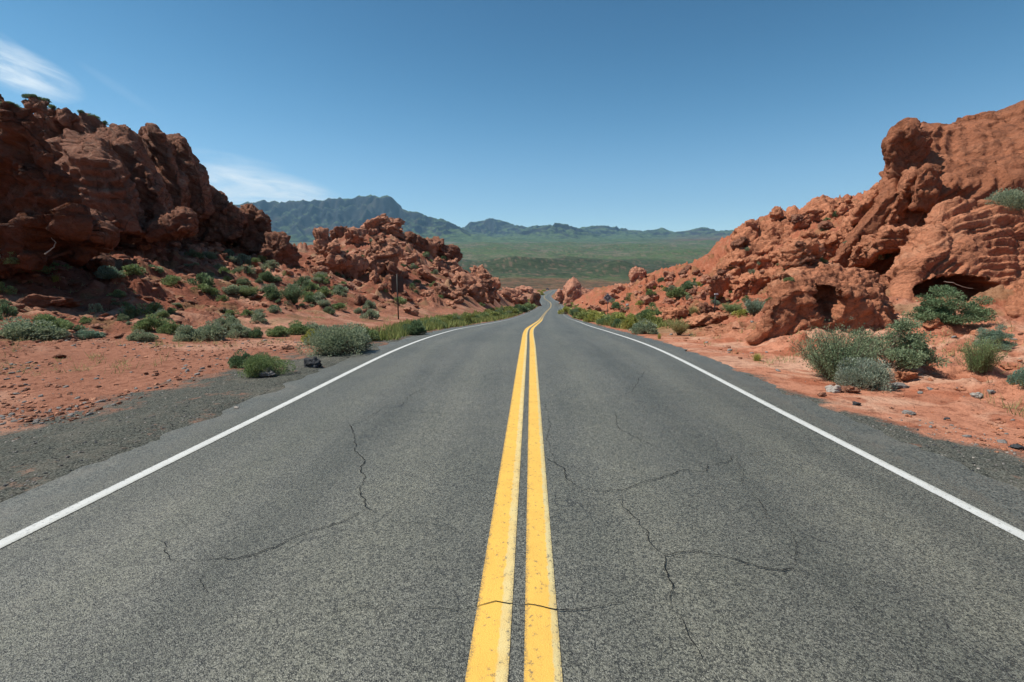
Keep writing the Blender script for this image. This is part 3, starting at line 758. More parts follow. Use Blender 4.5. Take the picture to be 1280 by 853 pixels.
def in_poly(poly, x, y):
    c = False; j = len(poly) - 1
    for i in range(len(poly)):
        (xi, yi), (xj, yj) = poly[i], poly[j]
        if (yi > y) != (yj > y) and x < (xj - xi) * (y - yi) / (yj - yi) + xi: c = not c
        j = i
    return c

def slab(poly, y, T, fs=0.82, bs=0.85, back=0.0):
    """solid with the outline poly (photo pixels) at the distance y, T metres thick, narrowing to front and back;
    back > 0 lets the front lean away from the foot (0 upright .. 1 a ramp)"""
    P = np.array([at(u, v, y) for u, v in poly])
    if np.sum(P[:, 0] * np.roll(P[:, 2], -1) - np.roll(P[:, 0], -1) * P[:, 2]) < 0: P = P[::-1]
    c = np.array([P[:, 0].mean(), 0, P[:, 2].min()])
    n = len(P); V = []
    vd = np.array([c[0], y, 0.0]); vd /= np.linalg.norm(vd)          # the slab is turned to face the road where the photo was taken
    prof = [(-0.5, fs, 1 - 0.72 * back), (-0.34, (fs + 1) / 2, 1 - 0.42 * back), (-0.17, (fs + 2) / 3, 1 - 0.17 * back), (0.0, 1.0, 1.0), (0.5, bs, bs)]
    for dy, s, sz in prof:
        Q = P.copy(); Q[:, 0] = c[0] + (Q[:, 0] - c[0]) * s; Q[:, 2] = c[2] + (Q[:, 2] - c[2]) * min(sz, (s if back == 0 else 1.0)); Q += vd * (dy * T)
        V.append(Q)
    V = np.concatenate(V); L_ = len(prof)
    Fc = [tuple(range(n)), tuple(range(L_ * n - 1, (L_ - 1) * n - 1, -1))]
    for L in range(L_ - 1):
        for i in range(n):
            j = (i + 1) % n
            Fc.append((L * n + j, L * n + i, (L + 1) * n + i, (L + 1) * n + j))
    return V, Fc

def relief(poly, y, T, n, seed, size=(0.16, 0.4), tilt=0, aspect=1.0, fs=0.82):
    """blocks bulging from the front of a slab"""
    rg = random.Random(seed); out = []
    us = [p[0] for p in poly]; vs_ = [p[1] for p in poly]
    ext = min(max(us) - min(us), max(vs_) - min(vs_))
    cu, vb = sum(us) / len(us), max(vs_)
    vd = np.array([at(cu, vb, y)[0], y, 0.0]); vd /= np.linalg.norm(vd)
    k = 0
    while len(out) < n and k < n * 40:
        k += 1
        u = rg.uniform(min(us), max(us)); v = rg.uniform(min(vs_), max(vs_))
        if not in_poly(poly, u, v): continue
        u = cu + (u - cu) * fs; v = vb + (v - vb) * fs
        s = ext * rg.uniform(*size)
        if not all(in_poly(poly, u + a_ * s * 0.6, v + b_ * s * 0.5) for a_, b_ in ((1, 0), (-1, 0), (0, -1))): continue
        V, Fc = px_blob(u, v, y, s * rg.uniform(0.8, 1.5), s * rg.uniform(0.8, 1.4) * aspect, rg.uniform(0.6, 1.0),
                        tilt + rg.uniform(-18, 18), rg.uniform(-30, 30), rg.randrange(10 ** 6))
        out.append((V - vd * T * rg.uniform(0.16, 0.36), Fc))
    return out

def remesh(pieces, voxel):
    bm = bmesh.new()
    for V, Fc in pieces:
        vs_ = [bm.verts.new(p) for p in V]
        for f in Fc:
            try: bm.faces.new([vs_[i] for i in f])
            except ValueError: pass
    big = [f for f in bm.faces if len(f.verts) > 4]
    bmesh.ops.triangulate(bm, faces=big)
    me = bpy.data.meshes.new('tmp'); bm.to_mesh(me); bm.free()
    o = bpy.data.objects.new('tmp', me); COL.objects.link(o)
    md = o.modifiers.new('r', 'REMESH'); md.mode = 'VOXEL'; md.voxel_size = voxel; md.use_smooth_shade = True
    dg = bpy.context.evaluated_depsgraph_get(); dg.update()
    r = bpy.data.meshes.new_from_object(o.evaluated_get(dg))
    bpy.data.objects.remove(o); bpy.data.meshes.remove(me)
    return r

def smooth_pass(me, n=2):
    V = get_co(me); E = np.empty(len(me.edges) * 2, np.int32); me.edges.foreach_get('vertices', E); E = E.reshape(-1, 2)
    cnt = np.bincount(E.ravel(), minlength=len(V)).astype(np.float32)[:, None]
    for _ in range(n):
        S = np.zeros_like(V)
        for k in range(3):
            S[:, k] = np.bincount(E[:, 0], V[E[:, 1], k], len(V)) + np.bincount(E[:, 1], V[E[:, 0], k], len(V))
        V = V * 0.4 + 0.6 * S / np.maximum(cnt, 1)
    set_co(me, V)

def weather(me, S, sdir, thick, a_lay, a_crack, a_rough, seed, fold=None, fac=0.2):
    """sandstone relief: bedding ledges, joints, lumps. S = size of the main joint blocks in metres"""
    V = get_co(me); N = get_no(me)
    sd = np.array(sdir, float); sd /= np.linalg.norm(sd)
    P = V
    lump = fbm(P / S, 3, seed)
    warp = fbm(P / (S * 2.6), 2, seed + 9) * S * 0.45 + fbm(P / (S * 0.8), 2, seed + 19) * S * 0.06
    s = V @ sd + warp
    if fold is not None: s = s + fold(V)
    q = s / thick + 0.10 * fbm(P / thick * 0.5, 2, seed + 4)
    fr = q - np.floor(q); hid = (np.sin(np.floor(q) * 12.9898 + seed) * 43758.5453) % 1.0
    lay = np.where(fr < 0.82, (fr / 0.82) ** 0.6, (1 - fr) / 0.18) * (0.35 + 0.65 * hid)
    q2 = q * 3.3; fr2 = q2 - np.floor(q2); lay2 = np.where(fr2 < 0.75, (fr2 / 0.75) ** 0.7, (1 - fr2) / 0.25)
    mod = sstep(-0.35, 0.3, fbm(P / (S * 1.3), 2, seed + 21))
    f1, f2, cid = worley(P / S * np.array([1, 1, 0.75]) + 0.25 * np.stack([lump, warp / S, lump], 1), seed + 2)
    g = f2 - f1
    crack_ = -np.exp(-(g / 0.07) ** 2)
    blk = (cid & np.uint32(255)) / 255.0 - 0.5
    f1b, f2b, _ = worley(P / S * 2.7 + 3.3, seed + 3)
    crack2 = -np.exp(-((f2b - f1b) / 0.09) ** 2) * (1 - 0.6 * mod)
    fine = fbm(P / (S * 0.22), 4, seed + 7)
    pits = -np.clip(fbm(P / (S * 0.12), 2, seed + 8) - 0.28, 0, 1) * 0.5
    d = (1.5 * a_lay * (lay - 0.4 + 0.35 * (lay2 - 0.4)) * mod + 1.5 * a_crack * (crack_ + 0.45 * crack2 + 0.9 * blk) +
         a_rough * (0.8 * lump + 0.6 * fine + pits)) * S
    sq = P / S + 0.12 * np.stack([fine, lump, fine], 1)
    d = d + fac * S * facets(sq * 0.9, seed + 31) + 0.42 * fac * S * facets(sq * 2.6 + 1.7, seed + 37) + 0.14 * fac * S * facets(sq * 7.0 + 4.1, seed + 41)
    set_co(me, V + N * d[:, None].astype(np.float32))

def carve(me, c, ru, rv, D, y, direction=(0.15, 1, 0.05)):
    """hollow of D metres pushed into the face around the pixel centre c"""
    V = get_co(me); ctr = np.array(at(c[0], c[1], y)); m = y / F
    a = (V[:, 0] - ctr[0]) / (ru * m); b = (V[:, 2] - ctr[2]) / (rv * m)
    r2 = a * a + b * b + 0.2 * fbm(V * 2.0 / (ru * m * 2), 3, 5)
    front = V[:, 1] < ctr[1] + D * 0.6
    k = np.clip(1 - r2, 0, 1) ** 0.35 * front
    V = V + (np.array(direction) * D)[None, :] * k[:, None]
    set_co(me, V)

N_ROCK = [0]
def outcrop(name, pieces, voxel, mat, label, cat, S, sdir, thick, a=(0.10, 0.10, 0.12), group=None, carves=(), fold=None, sm=1, fac=0.2):
    N_ROCK[0] += 1
    me = remesh(pieces, voxel); smooth_pass(me, sm)
    for cv in carves: carve(me, *cv)
    if carves: me.update()
    weather(me, S, sdir, thick, *a, N_ROCK[0] * 13, fold, fac)
    me.name = name; me.materials.clear(); me.materials.append(M[mat])
    o = bpy.data.objects.new(name, me)
    return put(o, label=label, cat=cat, group=group)

def hit(u, v):
    dg = bpy.context.view_layer.depsgraph
    ok, loc, no, idx, ob, _ = SC.ray_cast(dg, Vector((0, 0, CAMZ)), Vector(ray(u, v)).normalized())
    return (loc, no, ob) if ok else (None, None, None)

def refresh(): bpy.context.view_layer.update()

def boulder(name, u, v, w, h, seed, mat='rock_mid', label=None, cat='boulder', tilt=0.0, dep=0.9, group=None, n=12, k=16, lo=0.58, yaw=None, bury=0.14, y=None, rough=0.10, pos=None, size=None):
    """u, v = middle of the foot in the photo; w, h photo pixels"""
    if pos is None:
        p, _, _ = hit(u, v)
        vv = v
        while (p is None or p.y > 330) and vv < v + 40: vv += 1.5; p = hit(u, vv)[0]
        if y is not None: p = Vector(at(u, v, y))
    else: p = Vector(pos)
    m = p.y / F
    sx, sz = (w * m, h * m) if size is None else (size[0], size[2])
    sy = sx * dep if size is None else size[1]
    lv = 6 if w > 70 else 5 if w > 26 else 4 if w > 9 else 3
    D, Fc = ico(lv)
    rg = random.Random(seed)
    r = facet_radius(D, seed, n, k, lo)
    V = D * r[:, None]
    V = V / (np.abs(V).max(0))
    V = V * np.array([sx, sy, sz]) * 0.5
    S = (sx * sy * sz) ** (1 / 3)
    V = V @ rotm(0, math.radians(tilt), math.radians(rg.uniform(-25, 25) if yaw is None else yaw)).T
    N = V / np.linalg.norm(V, axis=1, keepdims=True)
    q = V[:, 2] / (S * 0.16) + 0.8 * fbm(V / S * 1.5, 2, seed + 1) + 0.25 * V[:, 0] / (S * 0.16)
    fr = q - np.floor(q); lay = np.where(fr < 0.8, (fr / 0.8) ** 0.6, (1 - fr) / 0.2)
    dsp = rough * (0.9 * fbm(V / S * 2.2, 3, seed) + 0.45 * fbm(V / S * 7, 3, seed + 5) + 0.22 * (lay - 0.4))
    if lv >= 4:
        f1, f2, _ = worley(V / S * 2.1, seed); dsp = dsp - rough * 0.55 * np.exp(-((f2 - f1) / 0.08) ** 2)
    if lv >= 4: dsp = dsp + 0.21 * facets(V / S * 1.7 + seed * 0.37, seed + 9) + 0.08 * facets(V / S * 4.6, seed + 10)
    V = V + N * (dsp * S)[:, None]
    me = mesh_np(name, V, Fc, 3, True, [M[mat]])
    o = bpy.data.objects.new(name, me)
    fwd = Vector((p.x, p.y, 0)).normalized()
    o.location = Vector((p.x, p.y, p.z)) + fwd * sy * 0.38 + Vector((0, 0, sz * (0.5 - bury)))
    # position is baked as object location; the material reads world position
    return put(o, label=label, cat=cat, group=group)

# ------------------------------------------------------------------ left cliffs
LS = (0.52, -0.30, 0.80)
p = [(-170, 92), (-60, 122), (0, 141), (14, 150), (30, 171), (46, 192), (60, 218), (70, 240), (78, 262), (87, 286), (78, 300), (66, 296), (56, 300), (50, 312), (44, 335), (-170, 350)]
outcrop('rock_cliff', [slab(p, 22, 9, 0.93, 0.8)] + relief(p, 22, 9, 5, 1, (0.14, 0.3), 55, 0.5, 0.9), 0.10, 'rock_shade_toned',
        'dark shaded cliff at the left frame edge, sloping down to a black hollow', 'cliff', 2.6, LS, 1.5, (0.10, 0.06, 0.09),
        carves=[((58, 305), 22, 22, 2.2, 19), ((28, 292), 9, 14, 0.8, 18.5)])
p = [(-160, 128), (-20, 134), (4, 136), (40, 135), (62, 140), (88, 142), (112, 148), (128, 151), (140, 158), (158, 163), (172, 178), (190, 230), (190, 330), (-160, 340)]
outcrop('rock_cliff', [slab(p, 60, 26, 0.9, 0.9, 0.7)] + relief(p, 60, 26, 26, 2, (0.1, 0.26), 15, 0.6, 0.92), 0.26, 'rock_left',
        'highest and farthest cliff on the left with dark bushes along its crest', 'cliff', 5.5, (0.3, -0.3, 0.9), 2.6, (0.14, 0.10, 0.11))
p = [(66, 204), (72, 192), (84, 186), (88, 172), (100, 165), (116, 165), (128, 170), (138, 184), (148, 198), (158, 212), (164, 232), (174, 246), (178, 262), (184, 280), (192, 296), (60, 304), (58, 240)]
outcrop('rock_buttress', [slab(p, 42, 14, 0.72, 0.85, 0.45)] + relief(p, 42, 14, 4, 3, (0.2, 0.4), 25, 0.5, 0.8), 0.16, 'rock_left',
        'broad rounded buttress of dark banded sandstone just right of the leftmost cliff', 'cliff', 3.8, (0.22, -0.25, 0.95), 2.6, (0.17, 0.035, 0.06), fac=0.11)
p = [(120, 168), (128, 158), (142, 152), (158, 155), (170, 168), (178, 186), (190, 204), (200, 226), (212, 246), (220, 262), (230, 282), (222, 296), (186, 298), (172, 262), (156, 224), (140, 190)]
outcrop('rock_fin', [slab(p, 48, 12, 0.62, 0.85, 0.4)] + relief(p, 48, 12, 4, 4, (0.2, 0.4), 55, 0.5, 0.8), 0.18, 'rock_left',
        'tilted pale-edged fin between the broad buttress and the two pointed dark fins', 'cliff', 3.0, LS, 2.0, (0.18, 0.05, 0.06), fac=0.11)
p = [(174, 172), (177, 160), (184, 156), (192, 160), (204, 172), (213, 182), (220, 200), (232, 226), (240, 250), (236, 272), (216, 262), (200, 232), (184, 200)]
outcrop('rock_fin', [slab(p, 54, 10, 0.55, 0.85, 0.2)] + relief(p, 54, 10, 2, 5, (0.2, 0.4), 58, 0.5, 0.8), 0.2, 'rock_left',
        'leaning dark fin with a rounded tip, left one of the pair against the sky', 'cliff', 3.2, LS, 2.4, (0.15, 0.04, 0.06), fac=0.10)
p = [(204, 180), (210, 171), (222, 170), (232, 177), (238, 186), (244, 198), (252, 212), (260, 232), (266, 250), (268, 268), (250, 280), (230, 268), (216, 230)]
outcrop('rock_fin', [slab(p, 58, 10, 0.55, 0.85, 0.2)] + relief(p, 58, 10, 2, 6, (0.2, 0.4), 58, 0.5, 0.8), 0.2, 'rock_left',
        'leaning dark fin with a stepped top, right one of the pair against the sky', 'cliff', 3.2, LS, 2.4, (0.15, 0.04, 0.06), fac=0.10)
p = [(252, 222), (260, 226), (270, 236), (280, 243), (287, 253), (299, 261), (309, 270), (306, 300), (240, 305), (236, 282)]
outcrop('rock_ledge', [slab(p, 60, 8, 0.82, 0.85)] + relief(p, 60, 8, 12, 7, (0.2, 0.45), 30, 0.7, 0.9), 0.2, 'rock_left',
        'stepped broken ledge descending from the dark fins towards the blue hills', 'rock', 2.2, LS, 0.9, (0.12, 0.14, 0.15))
p = [(290, 280), (298, 262), (310, 256), (322, 261), (334, 270), (340, 290), (342, 306), (330, 318), (300, 314)]
outcrop('rock_ledge', [slab(p, 62, 8, 0.8, 0.8)] + relief(p, 62, 8, 8, 8, (0.25, 0.5), 30, 0.7, 0.9), 0.18, 'rock_left',
        'blocky red ledge at the right end of the left cliffs, above the rubble', 'rock', 2.0, LS, 0.8, (0.12, 0.14, 0.14))
p = [(172, 296), (186, 282), (206, 270), (232, 262), (244, 268), (246, 284), (236, 292), (206, 296), (186, 300)]
outcrop('rock_slab', [slab(p, 40, 6, 0.8, 0.85)] + relief(p, 40, 6, 4, 9, (0.3, 0.6), -22, 0.5, 0.85), 0.12, 'rock_left',
        'long tilted slab resting at the foot of the dark fins, sunlit on top', 'rock', 1.8, (-0.4, 0.2, 0.9), 0.6, (0.10, 0.08, 0.10))
p = [(82, 286), (88, 272), (100, 264), (116, 263), (128, 268), (136, 284), (144, 302), (130, 314), (100, 312), (84, 300)]
outcrop('rock_outcrop', [slab(p, 30, 5, 0.75, 0.8)] + relief(p, 30, 5, 4, 10, (0.4, 0.7), 20, 0.8, 0.8), 0.10, 'rock_left',
        'smooth rounded knob of red rock below the broad buttress', 'rock', 2.4, (0.2, 0.2, 0.95), 0.8, (0.07, 0.05, 0.09))
p = [(60, 324), (72, 312), (84, 300), (98, 298), (114, 308), (128, 318), (138, 328), (130, 336), (96, 334), (70, 332)]
outcrop('rock_outcrop', [slab(p, 26, 4, 0.8, 0.8)] + relief(p, 26, 4, 4, 11, (0.4, 0.7), 30, 0.7, 0.8), 0.08, 'rock_left',
        'low humped red rock beside the black hollow, above the teal bushes', 'rock', 1.6, (0.3, 0.2, 0.9), 0.5, (0.08, 0.06, 0.09))

# ------------------------------------------------------------------ right massif
RS = (-0.30, 0.25, 0.92)
def fold_dome(cu, cv, y, R):
    c = np.array(at(cu, cv, y))
    return lambda V: np.linalg.norm((V - c) * np.array([0.8, 0.6, 1.0]), axis=1) * 0.9 - (V @ (np.array(RS) / np.linalg.norm(RS))) * 0.8
p = [(1062, 330), (1072, 296), (1086, 270), (1098, 246), (1110, 222), (1122, 196), (1134, 164), (1148, 152), (1176, 152), (1200, 148), (1226, 140), (1250, 137), (1270, 129), (1290, 120), (1420, 78), (1560, 64), (1560, 350), (1100, 352)]
outcrop('rock_massif', [slab(p, 33, 20, 0.95, 0.85, 0.75)] + relief(p, 33, 20, 8, 21, (0.08, 0.2), -25, 0.4, 0.8), 0.10, 'rock_massif',
        'great layered red sandstone massif filling the upper right, behind the ledge with the round bush', 'cliff', 3.4, RS, 1.25, (0.17, 0.018, 0.045), fold=fold_dome(1260, 330, 33, 8), fac=0.06)
p = [(1108, 232), (1112, 208), (1107, 193), (1107, 182), (1114, 174), (1120, 165), (1128, 161), (1138, 164), (1152, 168), (1164, 176), (1158, 192), (1148, 208), (1136, 228)]
outcrop('rock_outcrop', [slab(p, 28.5, 4.5, 0.84, 0.9)] + relief(p, 29.5, 4.5, 3, 22, (0.4, 0.7), -60, 0.6), 0.08, 'rock_massif',
        'dark beak-shaped knob jutting left from the top of the red massif', 'rock', 1.6, (0.6, 0.2, 0.6), 0.7, (0.09, 0.04, 0.05), fac=0.13)
p = [(1138, 262), (1142, 236), (1150, 212), (1158, 205), (1170, 210), (1174, 228), (1168, 252), (1160, 266)]
outcrop('rock_pillar', [slab(p, 25.5, 3.0, 0.8, 0.9)] + relief(p, 25.5, 3, 2, 23, (0.5, 0.8), -70, 0.6), 0.07, 'rock_massif',
        'rounded upright pillar on the face of the massif below the beak-shaped knob', 'rock', 1.5, (0.8, 0.2, 0.4), 0.5, (0.09, 0.04, 0.06), fac=0.12)
p = [(1104, 290), (1114, 258), (1126, 232), (1134, 214), (1144, 210), (1142, 236), (1134, 262), (1126, 284), (1116, 298)]
outcrop('rock_pillar', [slab(p, 26.5, 3.0, 0.8, 0.9)] + relief(p, 26.5, 3, 3, 24, (0.5, 0.9), -62, 0.5), 0.08, 'rock_right',
        'slanting fluted rib of red rock left of the rounded pillar', 'rock', 1.4, (0.8, 0.2, 0.4), 0.4, (0.10, 0.06, 0.10))
p = [(1056, 290), (1062, 272), (1074, 256), (1088, 240), (1098, 230), (1108, 240), (1106, 262), (1096, 282), (1088, 300), (1062, 304)]
outcrop('rock_shoulder', [slab(p, 30, 6, 0.82, 0.85)] + relief(p, 30, 6, 6, 25, (0.3, 0.6), -50, 0.6), 0.10, 'rock_right',
        'sunlit orange shoulder on the left flank of the massif, meeting the sky', 'rock', 2.0, RS, 0.7, (0.09, 0.08, 0.12))
p = [(1090, 304), (1104, 288), (1126, 284), (1150, 286), (1166, 290), (1158, 302), (1136, 312), (1104, 318), (1076, 322), (1074, 312)]
outcrop('rock_ledge', [slab(p, 25, 4.5, 0.85, 0.85)] + relief(p, 25, 4.5, 6, 26, (0.4, 0.8), -5, 0.5), 0.08, 'rock_right',
        'horizontal overhanging ledge with deep shade under it, at the foot of the fluted rib', 'rock', 1.5, (0, 0.2, 1), 0.45, (0.12, 0.08, 0.10))
p = [(1060, 322), (1072, 304), (1090, 296), (1100, 306), (1098, 324), (1080, 332), (1064, 332)]
outcrop('rock_shoulder', [slab(p, 26, 4, 0.8, 0.8)] + relief(p, 26, 4, 4, 27, (0.4, 0.7), -20, 0.8), 0.08, 'rock_right',
        'rough dark-holed block left of the overhanging ledge', 'rock', 1.3, RS, 0.4, (0.10, 0.12, 0.14), carves=[((1068, 312), 5, 7, 0.7, 24)])
p = [(1106, 372), (1118, 334), (1134, 306), (1150, 284), (1166, 264), (1182, 251), (1200, 246), (1226, 248), (1256, 256), (1290, 264), (1380, 280), (1480, 300), (1480, 440), (1290, 440), (1200, 440), (1120, 420)]
outcrop('rock_dome', [slab(p, 20.5, 9, 0.97, 0.85, 0.9)], 0.062, 'rock_right',
        'big folded red dome on the right with arching layers over a black cave', 'cliff', 2.4, RS, 0.95, (0.125, 0.03, 0.05),
        carves=[((1216, 366), 56, 21, 4.2, 17.3), ((1142, 322), 3, 7, 0.5, 17.2)], fold=fold_dome(1225, 420, 20, 6), fac=0.075)
p = [(1246, 420), (1252, 396), (1262, 374), (1276, 352), (1292, 336), (1340, 330), (1400, 350), (1420, 440), (1300, 446)]
outcrop('rock_shoulder', [slab(p, 15.8, 5, 0.85, 0.85, 0.5)] + relief(p, 15.5, 5, 6, 29, (0.3, 0.6), -40, 0.6), 0.06, 'rock_right',
        'rough red rock at the right edge, right of the black cave mouth', 'rock', 1.3, RS, 0.35, (0.12, 0.07, 0.12))
p = [(930, 424), (944, 404), (956, 386), (962, 364), (970, 346), (984, 332), (1002, 326), (1022, 327), (1040, 330), (1060, 334), (1080, 342), (1098, 356), (1112, 372), (1116, 396), (1080, 414), (1030, 430), (984, 434)]
outcrop('rock_mound', [slab(p, 15.4, 4.8, 0.86, 0.9, 0.42)] + relief(p, 15.4, 4.6, 8, 30, (0.2, 0.4), -70, 0.8, 0.9), 0.05, 'rock_right',
        'orange mound of smooth rock with a round shaded hole in its face', 'rock', 1.3, (-0.5, 0.2, 0.7), 0.5, (0.05, 0.05, 0.13), fac=0.09,
        carves=[((1048, 380), 20, 25, 1.15, 13.0), ((1088, 378), 9, 12, 0.35, 13.0), ((1004, 372), 6, 22, 0.25, 13.0)], sm=2)

# middle-right ridge
p = [(900, 350), (906, 322), (918, 300), (926, 280), (938, 274), (950, 276), (962, 274), (975, 270), (990, 264), (1004, 258), (1018, 250), (1036, 247), (1056, 252), (1072, 256), (1080, 330), (1040, 350), (960, 360)]
outcrop('rock_ridge', [slab(p, 58, 16, 0.9, 0.85, 0.7)] + relief(p, 58, 14, 26, 31, (0.12, 0.3), -15, 0.7, 0.9), 0.17, 'rock_right',
        'jagged broken ridge of red rock in the middle distance, left of the massif', 'rock', 2.6, (-0.2, 0.2, 0.95), 0.7, (0.12, 0.13, 0.15))
p = [(912, 372), (914, 358), (926, 346), (944, 340), (968, 338), (984, 344), (986, 360), (970, 370), (940, 376)]
outcrop('rock_ledge', [slab(p, 42, 6, 0.85, 0.85)] + relief(p, 42, 6, 8, 32, (0.3, 0.6), -4, 0.4), 0.12, 'rock_right',
        'dark stack of thin horizontal ledges at the foot of the jagged ridge', 'rock', 1.8, (-0.1, 0.1, 1), 0.5, (0.18, 0.10, 0.12))
p = [(896, 336), (908, 326), (936, 320), (966, 322), (990, 326), (1000, 338), (980, 346), (930, 346), (900, 346)]
outcrop('rock_ledge', [slab(p, 48, 6, 0.85, 0.85)] + relief(p, 48, 6, 10, 33, (0.3, 0.6), -4, 0.4), 0.13, 'rock_right',
        'long thin-bedded ledge running across the middle of the jagged ridge', 'rock', 1.8, (-0.1, 0.1, 1), 0.5, (0.18, 0.10, 0.12))
p = [(884, 366), (888, 350), (898, 338), (908, 342), (906, 358), (900, 370), (890, 374)]
outcrop('rock_slab', [slab(p, 36, 3, 0.85, 0.85)] + relief(p, 36, 3, 4, 34, (0.5, 0.8), -55, 0.5), 0.09, 'rock_right',
        'upright dark red slab standing above the thin pole on the right', 'rock', 1.3, (0.8, 0.2, 0.4), 0.4, (0.12, 0.08, 0.10))
p = [(786, 347), (786, 339), (791, 334), (801, 333), (808, 337), (809, 343), (803, 347), (802, 352), (806, 360), (784, 360), (788, 352)]
outcrop('rock_outcrop', [slab(p, 96, 3.2, 0.7, 0.8)], 0.16, 'rock_far', 'mushroom-like pale rock perched on the right ridge against the green plain', 'rock', 1.3, (0, 0.1, 1), 0.7, (0.10, 0.05, 0.09))
# butte at the bend
p = [(697, 384), (700, 374), (704, 362), (705, 357), (709, 350), (716, 346), (722, 350), (727, 357), (733, 361), (744, 364), (758, 370), (766, 384), (716, 388)]
outcrop('rock_butte', [slab(p, 186, 22, 0.74, 0.7)] + relief(p, 186, 22, 22, 35, (0.12, 0.3), 20, 0.8), 0.5, 'rock_far',
        'small rounded butte where the road disappears round the bend', 'rock', 6, (0.1, 0.1, 1), 2.2, (0.08, 0.06, 0.08), fac=0.07)
p = [(694, 374), (695, 366), (699, 362), (703, 366), (704, 376)]
outcrop('rock_outcrop', [slab(p, 180, 8, 0.85, 0.85)], 0.35, 'rock_far', 'small dark red knob at the left foot of the butte by the bend', 'rock', 3, (0.1, 0.1, 1), 1.2, (0.08, 0.08, 0.12))
refresh()

